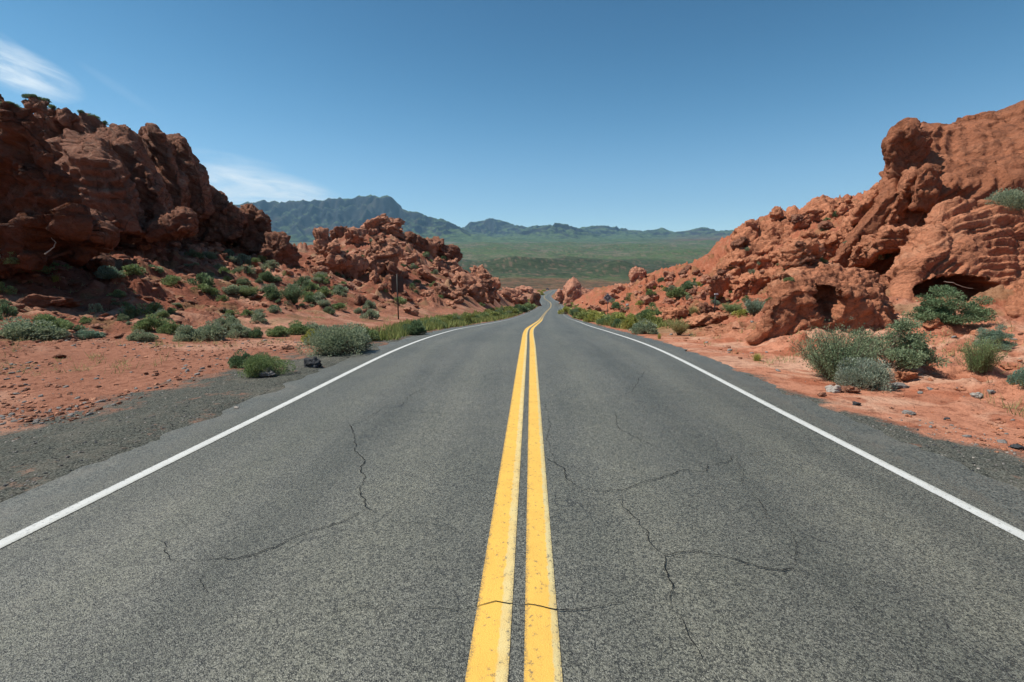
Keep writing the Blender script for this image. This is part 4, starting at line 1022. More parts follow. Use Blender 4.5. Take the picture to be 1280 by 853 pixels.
# ------------------------------------------------------------------ boulders one can point at
BL = [  # u, foot v, w, h, tilt, depth, material, label
 # left pile on the sky line and its face
 (352, 331, 40, 42, 8, 0.8, 'rock_left', 'upright blocky red boulder standing in the gap left of the rubble hill'),
 (406, 334, 30, 50, -6, 0.9, 'rock_mid', 'tall pitted pillar of rock at the left end of the rubble hill'),
 (425, 296, 24, 14, -18, 1.0, 'rock_left', 'dark tilted slab on the saddle left of the rubble hill summit'),
 (444, 305, 24, 22, 10, 1.0, 'rock_mid', 'pale-topped block just right of the dark tilted slab on the saddle'),
 (416, 342, 44, 34, -25, 0.9, 'rock_mid', 'hunched double boulder at the foot of the tall pitted pillar'),
 (472, 340, 56, 48, -8, 0.9, 'rock_mid', 'large knobbly boulder with a shaded hollow, facing the road from the rubble hill'),
 (444, 346, 24, 30, 6, 0.9, 'rock_mid', 'rounded boulder leaning against the left side of the large knobbly boulder'),
 (468, 352, 12, 16, 0, 0.9, 'rock_mid', 'small upright block inside the shaded hollow of the large knobbly boulder'),
 (494, 356, 20, 32, 12, 0.8, 'rock_left', 'narrow dark boulder right of the shaded hollow'),
 (478, 284, 44, 15, -14, 0.9, 'rock_mid', 'flat slab lying on the very top of the rubble hill'),
 (462, 292, 30, 16, -20, 1.0, 'rock_mid', 'block under the left end of the summit slab'),
 (492, 295, 40, 20, 8, 0.9, 'rock_mid', 'wide blocky boulder under the right end of the summit slab'),
 (516, 311, 38, 22, 14, 0.8, 'rock_left', 'dark-faced wedge on the right shoulder of the rubble hill'),
 (536, 316, 26, 20, 10, 0.9, 'rock_mid', 'round boulder right of the dark-faced wedge'),
 (552, 322, 30, 24, 16, 0.9, 'rock_left', 'dark double boulder on the right skyline of the rubble hill'),
 (566, 328, 22, 24, 22, 0.8, 'rock_left', 'steep dark boulder ending the skyline of the rubble hill'),
 (510, 328, 22, 14, 0, 1.0, 'rock_mid', 'pale block in the middle of the rubble hill'),
 (530, 350, 40, 12, 24, 0.8, 'rock_mid', 'long pale slab sloping right down the rubble hill face'),
 (548, 340, 18, 14, 5, 1.0, 'rock_mid', 'boulder above the long pale sloping slab'),
 (590, 372, 46, 26, 20, 0.8, 'rock_mid', 'big flat sunlit slab tilted right, low on the rubble hill'),
 (612, 378, 13, 34, 4, 0.8, 'rock_left', 'narrow dark upright stone at the end of the big tilted slab'),
 (604, 347, 26, 12, 10, 1.0, 'rock_mid', 'low boulder on the ridge above the big tilted slab'),
 (619, 358, 14, 16, 0, 1.0, 'rock_mid', 'round boulder hanging right of the narrow dark upright stone'),
 (582, 356, 22, 12, 14, 1.0, 'rock_mid', 'small block above the left end of the big tilted slab'),
 (645, 382, 34, 20, 6, 0.9, 'rock_far', 'broken pale rock between the rubble hill and the bend'),
 (668, 383, 14, 22, 4, 0.9, 'rock_left', 'dark steep boulder nearest the road at the left of the bend'),
 (655, 366, 22, 10, 10, 1.0, 'rock_far', 'pale rounded boulder above the dark one by the bend'),
 (632, 388, 9, 6, 0, 1.0, 'rock_mid', 'small lone boulder in the green verge on the left'),
 # left roadside and slope
 (477, 422, 26, 14, -4, 0.8, 'rock_mid', 'dark red boulder at the left road edge between two bushes'),
 (514, 394, 20, 10, 18, 0.9, 'rock_mid', 'tilted dark red boulder right of the sign pole'),
 (450, 382, 14, 14, 20, 0.8, 'rock_left', 'pointed dark red stone among shrubs on the left slope'),
 (75, 386, 62, 20, 6, 0.8, 'rock_left', 'low dark boulder with pale crest on the left rubble slope'),
 (150, 286, 36, 16, -10, 0.8, 'rock_left', 'dark wedge of rock under the broad buttress'),
 (157, 300, 40, 14, 6, 0.9, 'rock_mid', 'pale flat boulder below the dark wedge'),
 (215, 305, 36, 13, 8, 0.9, 'rock_left', 'low hump of rock below the long tilted slab'),
 (282, 303, 26, 14, -6, 0.9, 'rock_mid', 'pale boulder at the head of the left rubble slope'),
 (262, 300, 16, 12, 8, 0.9, 'rock_left', 'small dark boulder at the top of the rubble slope'),
 (300, 318, 24, 12, -12, 0.9, 'rock_mid', 'pale tilted boulder near the blocky ledge'),
 (268, 316, 18, 10, 4, 0.9, 'rock_mid', 'small pale boulder half way between ledge and slope'),
 (332, 322, 18, 12, 14, 0.9, 'rock_left', 'dark boulder at the left foot of the upright blocky boulder'),
 (128, 334, 22, 14, 12, 0.9, 'rock_left', 'small red boulder at the right end of the teal bushes'),
 # right
 (836, 350, 14, 12, 0, 0.9, 'rock_far', 'small pale block on the ridge right of the mushroom-like rock'),
 (856, 343, 20, 9, -28, 0.9, 'rock_left', 'dark pointed stone on the ridge line'),
 (880, 408, 62, 15, -3, 0.7, 'rock_right', 'long flat red slab lying by the path on the right'),
 (846, 400, 32, 18, 6, 0.9, 'rock_right', 'rounded orange boulder left of the long flat slab'),
 (884, 393, 24, 16, 6, 0.8, 'rock_left', 'dark square block behind the long flat slab'),
 (824, 403, 22, 9, 4, 0.9, 'rock_right', 'low dark red rock beside the grey-green bushes on the right'),
 (782, 392, 15, 9, 0, 0.9, 'rock_left', 'small dark cube of rock near the diamond sign'),
 (754, 392, 26, 7, 2, 0.9, 'rock_far', 'flat pale rock under the diamond sign'),
 (969, 278, 16, 25, 24, 0.9, 'rock_right', 'leaning finger of rock on the skyline of the jagged ridge'),
 (994, 290, 30, 30, 30, 0.9, 'rock_right', 'big tilted block right of the leaning finger'),
 (1012, 274, 24, 14, 8, 0.9, 'rock_right', 'thin-bedded block on the skyline right of the big tilted block'),
 (1000, 330, 46, 34, 0, 0.8, 'rock_right', 'large dark-faced block above the mound with the hole'),
 (1036, 322, 42, 32, -14, 0.8, 'rock_right', 'rounded orange block right of the large dark-faced block'),
 (930, 362, 34, 18, 10, 0.8, 'rock_right', 'dark overhung boulder low on the jagged ridge'),
 (952, 386, 22, 12, 10, 0.8, 'rock_right', 'triangular dark boulder beside grey shrubs below the ridge'),
 (1122, 318, 22, 11, -10, 0.8, 'rock_right', 'oval loose boulder on the apron below the overhanging ledge'),
 (1168, 412, 24, 14, 0, 0.9, 'rock_right', 'round red boulder under the left of the dark bush by the cave'),
 (1132, 478, 28, 14, 6, 0.8, 'rock_right', 'dark red rock in the shade of the rounded bush'),
 (1262, 462, 20, 7, 6, 0.9, 'rock_right', 'thin red stone beside the teal bush at the right edge'),
 (1225, 420, 18, 8, -6, 0.9, 'rock_right', 'small pale-topped boulder behind the upright bush'),
]
for i, (u, v, w, h, tilt, dep, mt, lab) in enumerate(BL):
    side = 'boulders of the left slope and rubble hill' if u < 690 else 'boulders of the right bank and ridge'
    boulder('boulder', u, v, w, h, 500 + i, mt, lab, 'boulder', tilt, dep, side)
refresh()
SMALL = [
 (393, 460, 22, 13, 4, 0.9, 'basalt', 'black_rock', 'black lump of rock on the left gravel shoulder'),
 (333, 471, 32, 11, -4, 0.7, 'grey_stone', 'flat_stone', 'flat dark grey stone in front of the rounded shoulder bush'),
 (1043, 491, 15, 10, 0, 0.9, 'pale_stone', 'stone', 'pale round stone under the front of the big right bush'),
 (1062, 492, 20, 10, 8, 0.9, 'rock_left', 'stone', 'dark red stone beside the pale round stone'),
 (1027, 496, 11, 5, 0, 0.9, 'rock_left', 'stone', 'small dark red stone left of the pale round stone'),
 (1070, 507, 10, 5, 0, 0.9, 'basalt', 'stone', 'small black stone at the right gravel edge'),
 (1138, 519, 14, 6, -4, 0.8, 'grey_stone', 'stone', 'flat blue-grey stone on the right gravel edge'),
 (1184, 526, 9, 5, 0, 0.9, 'basalt', 'stone', 'dark grey pebble farther right on the gravel edge'),
 (1122, 486, 26, 7, 0, 0.8, 'grey_stone', 'stone', 'grey flat stone in the shade right of the big bush'),
 (1220, 498, 16, 7, 0, 0.8, 'pale_stone', 'stone', 'pale grey stone lying on the bare red bank'),
 (1238, 492, 11, 6, 0, 0.9, 'grey_stone', 'stone', 'small grey stone below the upright bush'),
 (1272, 562, 14, 6, 4, 0.9, 'basalt', 'stone', 'dark stone on the gravel at the right edge'),
 (183, 469, 6, 4, 0, 0.9, 'rock_left', 'stone', 'little dark red stone in the middle of the left dirt'),
 (74, 448, 12, 5, 0, 0.9, 'rock_left', 'stone', 'dark red stone farthest left on the bare dirt'),
 (362, 437, 14, 5, 0, 0.9, 'rock_left', 'stone', 'dark red clod on the dirt behind the shoulder bushes'),
 (296, 511, 7, 2.5, 0, 0.9, 'pale_stone', 'stone', 'whitish chip of stone on the left gravel'),
]
for i, (u, v, w, h, tilt, dep, mt, nm, lab) in enumerate(SMALL):
    boulder(nm, u, v, w, h, 900 + i, mt, lab, 'stone', tilt, dep, 'loose stones beside the road', bury=0.2)

# the jumble that fills the slopes: nothing tells these apart
def scatter_boulders(poly, n, size, seed, mat, label, group, aspect=(0.5, 0.9)):
    rg = random.Random(seed); us = [p[0] for p in poly]; vs_ = [p[1] for p in poly]; k = 0; c = 0
    while c < n and k < n * 20:
        k += 1
        u, v = rg.uniform(min(us), max(us)), rg.uniform(min(vs_), max(vs_))
        if not in_poly(poly, u, v): continue
        p, no, ob = hit(u, v)
        if p is None or ob.name.startswith('road') or ob.get('category') in ('cliff',): continue
        w = size[0] * (size[1] / size[0]) ** (rg.random() ** 1.6)
        boulder('broken_rock', u, v, w, w * rg.uniform(*aspect), seed * 1000 + c, mat if rg.random() < 0.75 else ('rock_left' if mat != 'rock_left' else 'rock_mid'),
                label, 'rock', rg.uniform(-28, 28), rg.uniform(0.7, 1.1), group)
        c += 1
hill = [(390, 330), (404, 312), (450, 300), (476, 284), (500, 290), (545, 306), (580, 335), (612, 348), (626, 364), (628, 384), (560, 390), (500, 372), (440, 362), (384, 352)]
scatter_boulders(hill, 140, (4.5, 19), 41, 'rock_mid', 'reddish block in the jumble covering the rubble hill', 'jumbled blocks of the rubble hill')
scatter_boulders([(200, 300), (250, 292), (345, 312), (380, 330), (380, 352), (300, 345), (220, 322), (140, 312)], 55, (5, 15), 42, 'rock_mid', 'reddish block strewn below the left cliffs', 'blocks strewn below the left cliffs')
scatter_boulders([(700, 386), (745, 372), (800, 358), (860, 346), (900, 330), (920, 345), (900, 372), (860, 382), (800, 384), (740, 394)], 85, (4, 18), 43, 'rock_far', 'orange block littering the low right ridge', 'blocks littering the low right ridge')
scatter_boulders([(900, 340), (930, 284), (1000, 270), (1060, 262), (1070, 300), (1050, 330), (980, 350), (910, 372)], 42, (6, 20), 44, 'rock_right', 'red block broken from the jagged ridge', 'blocks broken from the jagged ridge')
refresh()

# ------------------------------------------------------------------ shrubs
def leaves(P, A, L, Wd, rg):
    """a diamond leaf at each point P along axis A"""
    n = len(P)
    A = A / (np.linalg.norm(A, axis=1, keepdims=True) + 1e-9)
    B = np.cross(A, rg.normal(size=(n, 3))); B /= (np.linalg.norm(B, axis=1, keepdims=True) + 1e-9)
    s = rg.uniform(0.6, 1.3, (n, 1))
    V = np.stack([P, P + A * L * 0.5 * s + B * Wd * 0.5 * s, P + A * L * s, P + A * L * 0.5 * s - B * Wd * 0.5 * s], 1).reshape(-1, 3)
    return V, np.arange(4 * n).reshape(-1, 4), np.repeat(rg.random(n), 4)

def tubes(paths, sides=4):
    """list of (points, r0, r1) as one mesh"""
    V = []; Fc = []; o = 0
    for pts, r0, r1 in paths:
        pts = np.asarray(pts, float); n = len(pts)
        for k in range(n):
            d = pts[min(k + 1, n - 1)] - pts[max(k - 1, 0)]; d /= np.linalg.norm(d) + 1e-9
            a = np.cross(d, (0.3, 0.9, 0.2)); a /= np.linalg.norm(a) + 1e-9; b = np.cross(d, a)
            r = r0 + (r1 - r0) * k / (n - 1)
            for j in range(sides):
                t = 2 * math.pi * j / sides; V.append(pts[k] + r * (a * math.cos(t) + b * math.sin(t)))
        for k in range(n - 1):
            for j in range(sides):
                Fc.append((o + k * sides + j, o + k * sides + (j + 1) % sides, o + (k + 1) * sides + (j + 1) % sides, o + (k + 1) * sides + j))
        o += n * sides
    return np.array(V), np.array(Fc)

def dirs(n, rg, zlo=-0.1):
    d = rg.normal(size=(n * 3, 3)); d /= np.linalg.norm(d, axis=1, keepdims=True)
    return d[d[:, 2] > zlo][:n]

def make_dome(seed, n, L, lobes=16, hr=0.62, inner=0.45):
    """clumpy mound, 1 wide, hr high"""
    rg = np.random.default_rng(seed)
    C = dirs(lobes, rg, 0.0) * np.array([0.34, 0.34, hr * 0.62]) * rg.uniform(0.6, 1.05, (lobes, 1)); C[:, 2] += 0.04
    R = rg.uniform(0.10, 0.20, lobes)
    k = rg.integers(0, lobes, n)
    D = rg.normal(size=(n, 3)); D /= np.linalg.norm(D, axis=1, keepdims=True)
    P = C[k] + D * (R[k] * (inner + (1 - inner) * rg.random(n) ** 0.4))[:, None]
    out = P * np.array([1, 1, 1 / hr]); out /= np.linalg.norm(out, axis=1, keepdims=True) + 1e-9
    m = P[:, 2] > 0.01
    A = out + D * 0.6 + rg.normal(size=(n, 3)) * 0.5 + np.array([0, 0, 0.35])
    V, Fc, r = leaves(P[m], A[m], L, L * 0.42, rg)
    st = []
    for j in range(46):
        e = C[j % lobes] + rg.normal(size=3) * 0.06; e[2] = max(e[2], 0.05)
        s = np.array([rg.normal() * 0.03, rg.normal() * 0.03, -0.04])
        st.append(([s, s * 0.4 + e * 0.5 + rg.normal(size=3) * 0.02, e * 1.04], 0.008, 0.003))
    return V, Fc, r, st

def make_spray(seed, n, L, stems=80, hr=1.0, spread=0.62):
    """upright many-stemmed bush: leaves set along radiating twigs; open outline"""
    rg = np.random.default_rng(seed); P = []; A = []; st = []
    per = n // stems
    for j in range(stems):
        a = rg.uniform(0, 2 * math.pi); t = spread * math.sqrt(rg.random())
        d = np.array([math.cos(a) * math.sin(t), math.sin(a) * math.sin(t), math.cos(t) * hr * 0.92]); ln = rg.uniform(0.62, 1.02) * (0.62 if hr < 1 else 0.9)
        s = np.array([rg.normal() * 0.05, rg.normal() * 0.05, -0.03])
        bend = rg.normal(size=3) * 0.06
        q = np.linspace(0, 1, 5)[:, None]; pts = s + d * ln * q + bend * q * q
        st.append((pts, 0.006, 0.0018))
        f = rg.uniform(0.22, 1.0, per) ** 0.75
        c = s + d[None] * ln * f[:, None] + bend[None] * (f ** 2)[:, None]
        P.append(c + rg.normal(size=(per, 3)) * 0.032); A.append(d[None] * 0.9 + rg.normal(size=(per, 3)) * 0.6)
    P = np.concatenate(P); A = np.concatenate(A); m = P[:, 2] > 0.01
    V, Fc, r = leaves(P[m], A[m], L, L * 0.36, rg)
    return V, Fc, r, st

def make_tree(seed, n, L, clumps=34, hr=0.62):
    """spreading tree-like shrub: bent limbs carrying flat leaf clumps with gaps between"""
    rg = np.random.default_rng(seed); st = []; P = []; A = []
    C = dirs(clumps, rg, 0.02) * np.array([0.44, 0.44, hr * 0.86]) * rg.uniform(0.55, 1.05, (clumps, 1)); C[:, 2] = np.maximum(C[:, 2], 0.10) + 0.03
    for j in range(clumps):
        e = C[j]; mid = e * np.array([0.45, 0.45, 0.55]) + rg.normal(size=3) * 0.04
        st.append(([np.array([rg.normal() * 0.02, rg.normal() * 0.02, -0.03]), mid * 0.55 + rg.normal(size=3) * 0.02, mid, (mid + e) / 2 + rg.normal(size=3) * 0.03, e], 0.014 if j < 7 else 0.007, 0.003))
        m = n // clumps; D = rg.normal(size=(m, 3)); D /= np.linalg.norm(D, axis=1, keepdims=True)
        s = np.array([0.125, 0.125, 0.062]) * rg.uniform(0.6, 1.25)
        P.append(e + D * s * (rg.random((m, 1)) ** 0.45)); A.append(D * 0.7 + rg.normal(size=(m, 3)) * 0.6 + np.array([0, 0, 0.2]))
        for q in range(4):
            st.append(([e, e + D[q] * s * 0.6, e + D[q] * s], 0.003, 0.0012))
    P = np.concatenate(P); A = np.concatenate(A); m = P[:, 2] > 0.01
    V, Fc, r = leaves(P[m], A[m], L, L * 0.45, rg)
    return V, Fc, r, st

def make_tuft(seed, n, hr=0.8):
    """tuft of grass blades"""
    rg = np.random.default_rng(seed); V = []; Fc = []; r = []
    for j in range(n):
        a = rg.uniform(0, 2 * math.pi); t = rg.uniform(0.05, 0.75); l = rg.uniform(0.55, 1.0)
        b = np.array([rg.normal() * 0.09, rg.normal() * 0.09, 0]); d = np.array([math.cos(a) * math.sin(t) * 0.62, math.sin(a) * math.sin(t) * 0.62, math.cos(t) * hr])
        s = np.array([-math.sin(a), math.cos(a), 0]) * 0.009
        m = b + d * l * 0.55; e = b + d * l + np.array([math.cos(a), math.sin(a), -0.6]) * 0.07 * l
        o = len(V); V += [b - s, b + s, m + s * 0.9, e, m - s * 0.9]
        Fc += [(o, o + 1, o + 2, o + 4), (o + 4, o + 2, o + 3, o + 3)]
        r += [rg.random()] * 5
    return np.array(V), Fc, np.array(r), []

PROTO = {}
def proto(kind, mat, var):
    key = (kind, mat, var)
    if key in PROTO: return PROTO[key]
    sd = 31 * var + 7
    if kind == 'mound': g = make_dome(sd, 5200, 0.062, 15 + 3 * var)
    elif kind == 'mound_far': g = make_dome(sd, 1500, 0.10, 11)
    elif kind == 'mound_near': g = make_dome(sd, 17000, 0.030, 30, 0.55)
    elif kind == 'spray': g = make_spray(sd, 6400, 0.055, 80)
    elif kind == 'spray_near': g = make_spray(sd, 30000, 0.021, 200, 0.86, 1.0)
    elif kind == 'tree': g = make_tree(sd, 22000, 0.026, 44)
    elif kind == 'upright': g = make_spray(sd, 15000, 0.030, 130, 1.0, 0.55)
    elif kind == 'sparse': g = make_spray(sd, 900, 0.06, 22, 1.0, 0.8)
    elif kind == 'tuft': g = make_tuft(sd, 260)
    V, Fc, r, st = g
    if kind == 'tuft':
        me = bpy.data.meshes.new('foliage'); me.from_pydata([tuple(v) for v in V], [], [f if f[2] != f[3] else f[:3] for f in Fc]); me.materials.append(M[mat])
    else: me = mesh_np('foliage', V, Fc, 4, False, [M[mat]])
    add_attr(me, 'rnd', r)
    sm = None
    if st:
        tv, tf = tubes(st, 4); sm = mesh_np('stems', tv, tf, 4, True, [M['bark']])
    PROTO[key] = (me, sm, (V[:, 0].max() - V[:, 0].min(), V[:, 2].max()))
    return PROTO[key]

def shrub(kind, mat, u, v, w, h, label, group, name='shrub', cat='shrub', var=None, y=None, rot=None):
    """u, v = middle of the foot; w, h photo pixels"""
    p, no, ob = hit(u, v)
    if p is None or y is not None: p = Vector(at(u, v, y))
    if var is None: var = (int(u * 7 + v * 3)) % 3
    me, sm, (bw, bh) = proto(kind, mat, var)
    m = p.y / F
    root = bpy.data.objects.new(name, None); root.empty_display_size = 0.2
    root.location = p + Vector((p.x, p.y, 0)).normalized() * (w * m * 0.30) + Vector((0, 0, -0.02 * h * m))
    q, _, _ = hit(u, v - 0.10 * h)
    root.rotation_euler = (0, 0, (u * 1.7 + v) % 6.28 if rot is None else rot)
    sx = w * m / bw
    root.scale = (sx, sx, h * m / bh)
    put(root, label=label, cat=cat, group=group)
    o = bpy.data.objects.new('foliage', me); put(o, parent=root)
    if sm: put(bpy.data.objects.new('stems', sm), parent=root)
    return root

GL, GR, GS = 'shrubs beside the left shoulder', 'shrubs on the right bank', 'shrubs on the left slope'
SH = [
 ('mound_near', 'sage', 425, 444, 98, 40, 'largest grey-green bush beside the left shoulder of the road', GL),
 ('mound', 'yellow', 398, 432, 46, 22, 'yellowish low bush tucked behind the largest left shoulder bush', GL),
 ('mound', 'green', 455, 428, 40, 24, 'green bush joined to the right end of the largest left shoulder bush', GL),
 ('mound_near', 'green', 336, 471, 66, 31, 'rounded green bush behind the flat grey stone on the left shoulder', GL),
 ('mound', 'dark', 301, 460, 33, 24, 'small dark green bush on the left gravel, left of the rounded one', GL),
 ('mound', 'dark', 516, 419, 40, 20, 'dark bush at the road edge just past the dark red boulder', GL),
 ('mound', 'green', 542, 411, 34, 14, 'low green bush at the road edge, next after the dark bush', GL),
 ('mound', 'dark', 572, 405, 22, 10, 'small dark bush at the road edge in the yellow-green verge', GL),
 ('mound', 'sage', 22, 427, 74, 32, 'broad grey-green mound at the left frame edge, foot of the slope', GS),
 ('mound', 'sage', 52, 426, 62, 27, 'second grey-green mound from the left edge at the slope foot', GS),
 ('mound', 'green', 66, 415, 56, 24, 'greener bush behind the two mounds at the left edge', GS),
 ('mound', 'teal', 109, 424, 38, 14, 'low teal bush alone at the slope foot, right of the left-edge mounds', GS),
 ('mound_far', 'dark', 90, 414, 26, 12, 'small dark shrub behind the low teal bush', GS),
 ('mound', 'sage', 179, 428, 36, 17, 'grey-green mound starting the long row at the slope foot', GS),
 ('mound', 'green', 191, 415, 42, 24, 'green mound behind the start of the long row', GS),
 ('mound', 'green', 214, 418, 30, 20, 'darker mound second in the long row at the slope foot', GS),
 ('mound', 'sage', 240, 427, 46, 22, 'wide sage mound in the middle of the long row', GS),
 ('mound', 'sage', 263, 426, 46, 27, 'tallest sage mound of the long row', GS),
 ('mound', 'sage', 286, 413, 36, 22, 'sage mound set back behind the long row', GS),
 ('mound', 'sage', 297, 423, 34, 19, 'sage mound towards the right end of the long row', GS),
 ('mound', 'dark', 320, 423, 22, 15, 'dark green ball right of the long row', GS),
 ('mound', 'green', 345, 421, 34, 14, 'light green low bush right of the dark green ball', GS),
 ('mound', 'green', 370, 419, 40, 19, 'bright green bush at the right end of the slope-foot shrubs', GS),
 ('mound', 'sage', 392, 416, 34, 14, 'grey bush behind the largest shoulder bush', GS),
 ('mound_far', 'dark', 160, 400, 25, 20, 'dark round bush alone on the red rubble', GS),
 ('mound_far', 'green', 190, 394, 32, 17, 'twin green bush right of the dark round one', GS),
 ('mound_far', 'sage', 121, 392, 16, 14, 'faint greyish shrub on the rubble, left of the dark round bush', GS),
 ('mound', 'teal', 118, 343, 52, 22, 'big teal bush under the humped red rock', GS),
 ('mound', 'teal', 140, 349, 44, 18, 'teal bush overlapping the big one on its right', GS),
 ('mound_far', 'green', 163, 344, 36, 15, 'green bush right of the overlapping teal bushes', GS),
 ('mound_far', 'dark', 186, 342, 30, 12, 'dark green bush below the pale flat boulder', GS),
 ('mound', 'dark', 38, 340, 34, 15, 'dark bush below the black hollow of the left cliff', GS),
 ('mound', 'green', 24, 330, 30, 18, 'green bush at the foot of the leftmost cliff', GS),
 ('mound', 'sage', 4, 326, 34, 18, 'grey bush at the foot of the leftmost cliff, on the frame edge', GS),
 ('mound_far', 'green', 72, 342, 34, 16, 'green bush between the black hollow and the teal bushes', GS),
 ('tuft', 'yellow', 70, 354, 16, 13, 'yellowish tuft under the green bush by the black hollow', GS),
 ('mound_far', 'green', 6, 368, 24, 18, 'green shrub cut by the left frame edge above the mounds', GS),
 ('mound_far', 'dark', 6, 397, 24, 18, 'dark shrub cut by the left frame edge, just above the mounds', GS),
 ('mound_far', 'green', 220, 357, 34, 14, 'bright green shrub in the middle of the left slope', GS),
 ('mound_far', 'dark', 249, 360, 30, 20, 'dark shrub touching the bright green one on the left slope', GS),
 ('mound_far', 'green', 249, 366, 24, 12, 'light green shrub in front of the dark one on the left slope', GS),
 ('mound_far', 'green', 266, 370, 20, 11, 'small green shrub downhill of the dark one', GS),
 ('mound_far', 'green', 277, 377, 16, 9, 'lowest of the chain of green shrubs down the left slope', GS),
 ('mound_far', 'sage', 291, 368, 28, 13, 'grey-green shrub beside the spiky dark bush on the left slope', GS),
 ('spray', 'green', 310, 373, 30, 19, 'spiky dark bush in the centre of the left slope', GS),
 ('spray', 'dark', 366, 380, 32, 24, 'spiky dark bush on the slope left of the rubble hill', GS),
 ('mound_far', 'sage', 344, 391, 20, 10, 'small grey shrub below the spiky dark bush', GS),
 ('mound_far', 'sage', 325, 404, 26, 15, 'dry greyish bush above the dark green ball', GS),
 ('mound_far', 'green', 385, 376, 22, 12, 'green shrub right of the spiky dark bush', GS),
 ('mound_far', 'green', 422, 388, 24, 10, 'green shrub low on the slope under the double boulder', GS),
 ('mound_far', 'sage', 462, 388, 18, 14, 'grey-green round shrub left of the sign pole', GS),
 ('mound_far', 'sage', 462, 400, 24, 14, 'pale grey shrub at the edge of the yellow verge', GS),
 ('mound_far', 'green', 495, 381, 24, 10, 'green shrub at the foot of the sign pole', GS),
 ('mound_far', 'sage', 447, 392, 14, 8, 'tiny grey shrub left of the pale grey one', GS),
 ('mound_far', 'green', 285, 345, 20, 12, 'small dark shrub high on the left slope', GS),
 ('mound_far', 'green', 336, 352, 24, 12, 'green shrub under the upright blocky boulder', GS),
 # right bank
 ('spray_near', 'sagegreen', 1046, 480, 118, 82, 'biggest bush on the right, feathery and green, near the road', GR),
 ('mound_near', 'silver', 1076, 488, 70, 42, 'silvery bush in front of the biggest feathery bush', GR),
 ('tree', 'sagegreen', 1110, 464, 112, 70, 'rounded leafy bush behind and right of the biggest feathery bush', GR),
 ('tree', 'dark', 1188, 410, 98, 56, 'spreading dark bush in front of the black cave', GR),
 ('upright', 'green', 1222, 474, 56, 62, 'upright green bush on the right bank', GR),
 ('tree', 'teal', 1240, 440, 46, 36, 'loose teal-green bush just behind the upright green bush', GR),
 ('mound', 'teal', 1280, 486, 36, 34, 'round teal bush cut by the right frame edge', GR),
 ('mound_near', 'sage', 1264, 264, 62, 32, 'round grey-green bush growing on a ledge of the great massif', GR),
 ('sparse', 'teal', 1050, 404, 36, 15, 'thin leafy plant in the mouth of the round hole', GR),
 ('mound_far', 'teal', 1108, 325, 14, 9, 'small bright bush under the overhanging ledge', GR),
 ('mound_far', 'sage', 1094, 325, 16, 8, 'small grey bush under the overhanging ledge, left of the bright one', GR),
 ('spray', 'teal', 942, 396, 30, 24, 'blue-green bush on the path left of the holed mound', GR),
 ('spray', 'green', 916, 394, 32, 18, 'green bush in the hollow behind the thin pole', GR),
 ('mound_far', 'teal', 893, 382, 12, 8, 'pale teal shrub touching the thin pole', GR),
 ('mound_far', 'yellow', 926, 396, 30, 10, 'yellowish low shrub in the hollow behind the thin pole', GR),
 ('tuft', 'yellow', 946, 452, 18, 12, 'small lone tuft at the right road edge', GR),
 ('spray', 'drygrass', 849, 420, 28, 21, 'straw-green round bush in front of the long flat slab', GR),
 ('mound', 'sage', 805, 418, 40, 20, 'pale grey mound at the right road edge', GR),
 ('mound', 'green', 814, 402, 40, 22, 'grey-green bush uphill of the pale grey mound', GR),
 ('mound', 'dark', 774, 410, 22, 12, 'small dark mound touching the white line on the right', GR),
 ('mound', 'yellow', 787, 412, 24, 22, 'yellow-green bush between the small dark mound and the pale grey mound', GR),
 ('mound', 'green', 757, 407, 26, 14, 'green bush under the diamond sign', GR),
 ('mound', 'yellow', 741, 403, 26, 12, 'yellow-green bush left of the diamond sign', GR),
 ('spray', 'dark', 718, 398, 15, 15, 'dark green bush at the right of the bend', GR),
 ('tuft', 'drygrass', 866, 393, 26, 12, 'yellow grass clump between the two blocks on the right', GR),
 ('tuft', 'yellow', 824, 424, 10, 8, 'tiny tuft below the straw-green bush', GR),
 ('mound_far', 'green', 846, 372, 30, 14, 'green shrub patch high on the low right ridge', GR),
 ('mound_far', 'dark', 855, 364, 22, 14, 'darker shrub above the green patch on the low right ridge', GR),
 ('mound_far', 'green', 787, 377, 10, 12, 'upright green shrub on the ridge right of the diamond sign', GR),
 ('mound_far', 'dark', 774, 386, 18, 8, 'dark shrub right of the diamond sign', GR),
 ('mound_far', 'dark', 827, 353, 10, 7, 'dark shrub on the skyline of the low right ridge', GR),
]
for s in SH: shrub(*s)

def scatter_shrubs(poly, n, size, seed, kinds, label, group):
    rg = random.Random(seed); us = [p[0] for p in poly]; vs_ = [p[1] for p in poly]; c = k = 0
    while c < n and k < 20 * n:
        k += 1; u, v = rg.uniform(min(us), max(us)), rg.uniform(min(vs_), max(vs_))
        if not in_poly(poly, u, v): continue
        p, no, ob = hit(u, v)
        if p is None or not ob.name.startswith('ground') and not (ob.get('category') in ('cliff', 'rock') and no.z > 0.45): continue
        w = rg.uniform(*size); kd, mt = rg.choice(kinds)
        shrub(kd, mt, u, v, w, w * rg.uniform(0.45, 0.75), label, group, var=rg.randrange(3)); c += 1
MK2 = [('mound_far', 'sage'), ('mound_far', 'sage'), ('mound_far', 'green'), ('mound', 'sagegreen'), ('spray', 'sage'), ('mound_far', 'dark')]
MK = [('mound_far', 'green'), ('mound_far', 'sage'), ('mound_far', 'dark')]
scatter_shrubs([(190, 322), (300, 318), (380, 345), (440, 368), (430, 395), (330, 388), (250, 345)], 75, (8, 24), 5, MK2, 'tiny shrub dotted over the upper left slope', 'tiny shrubs of the upper left slope')
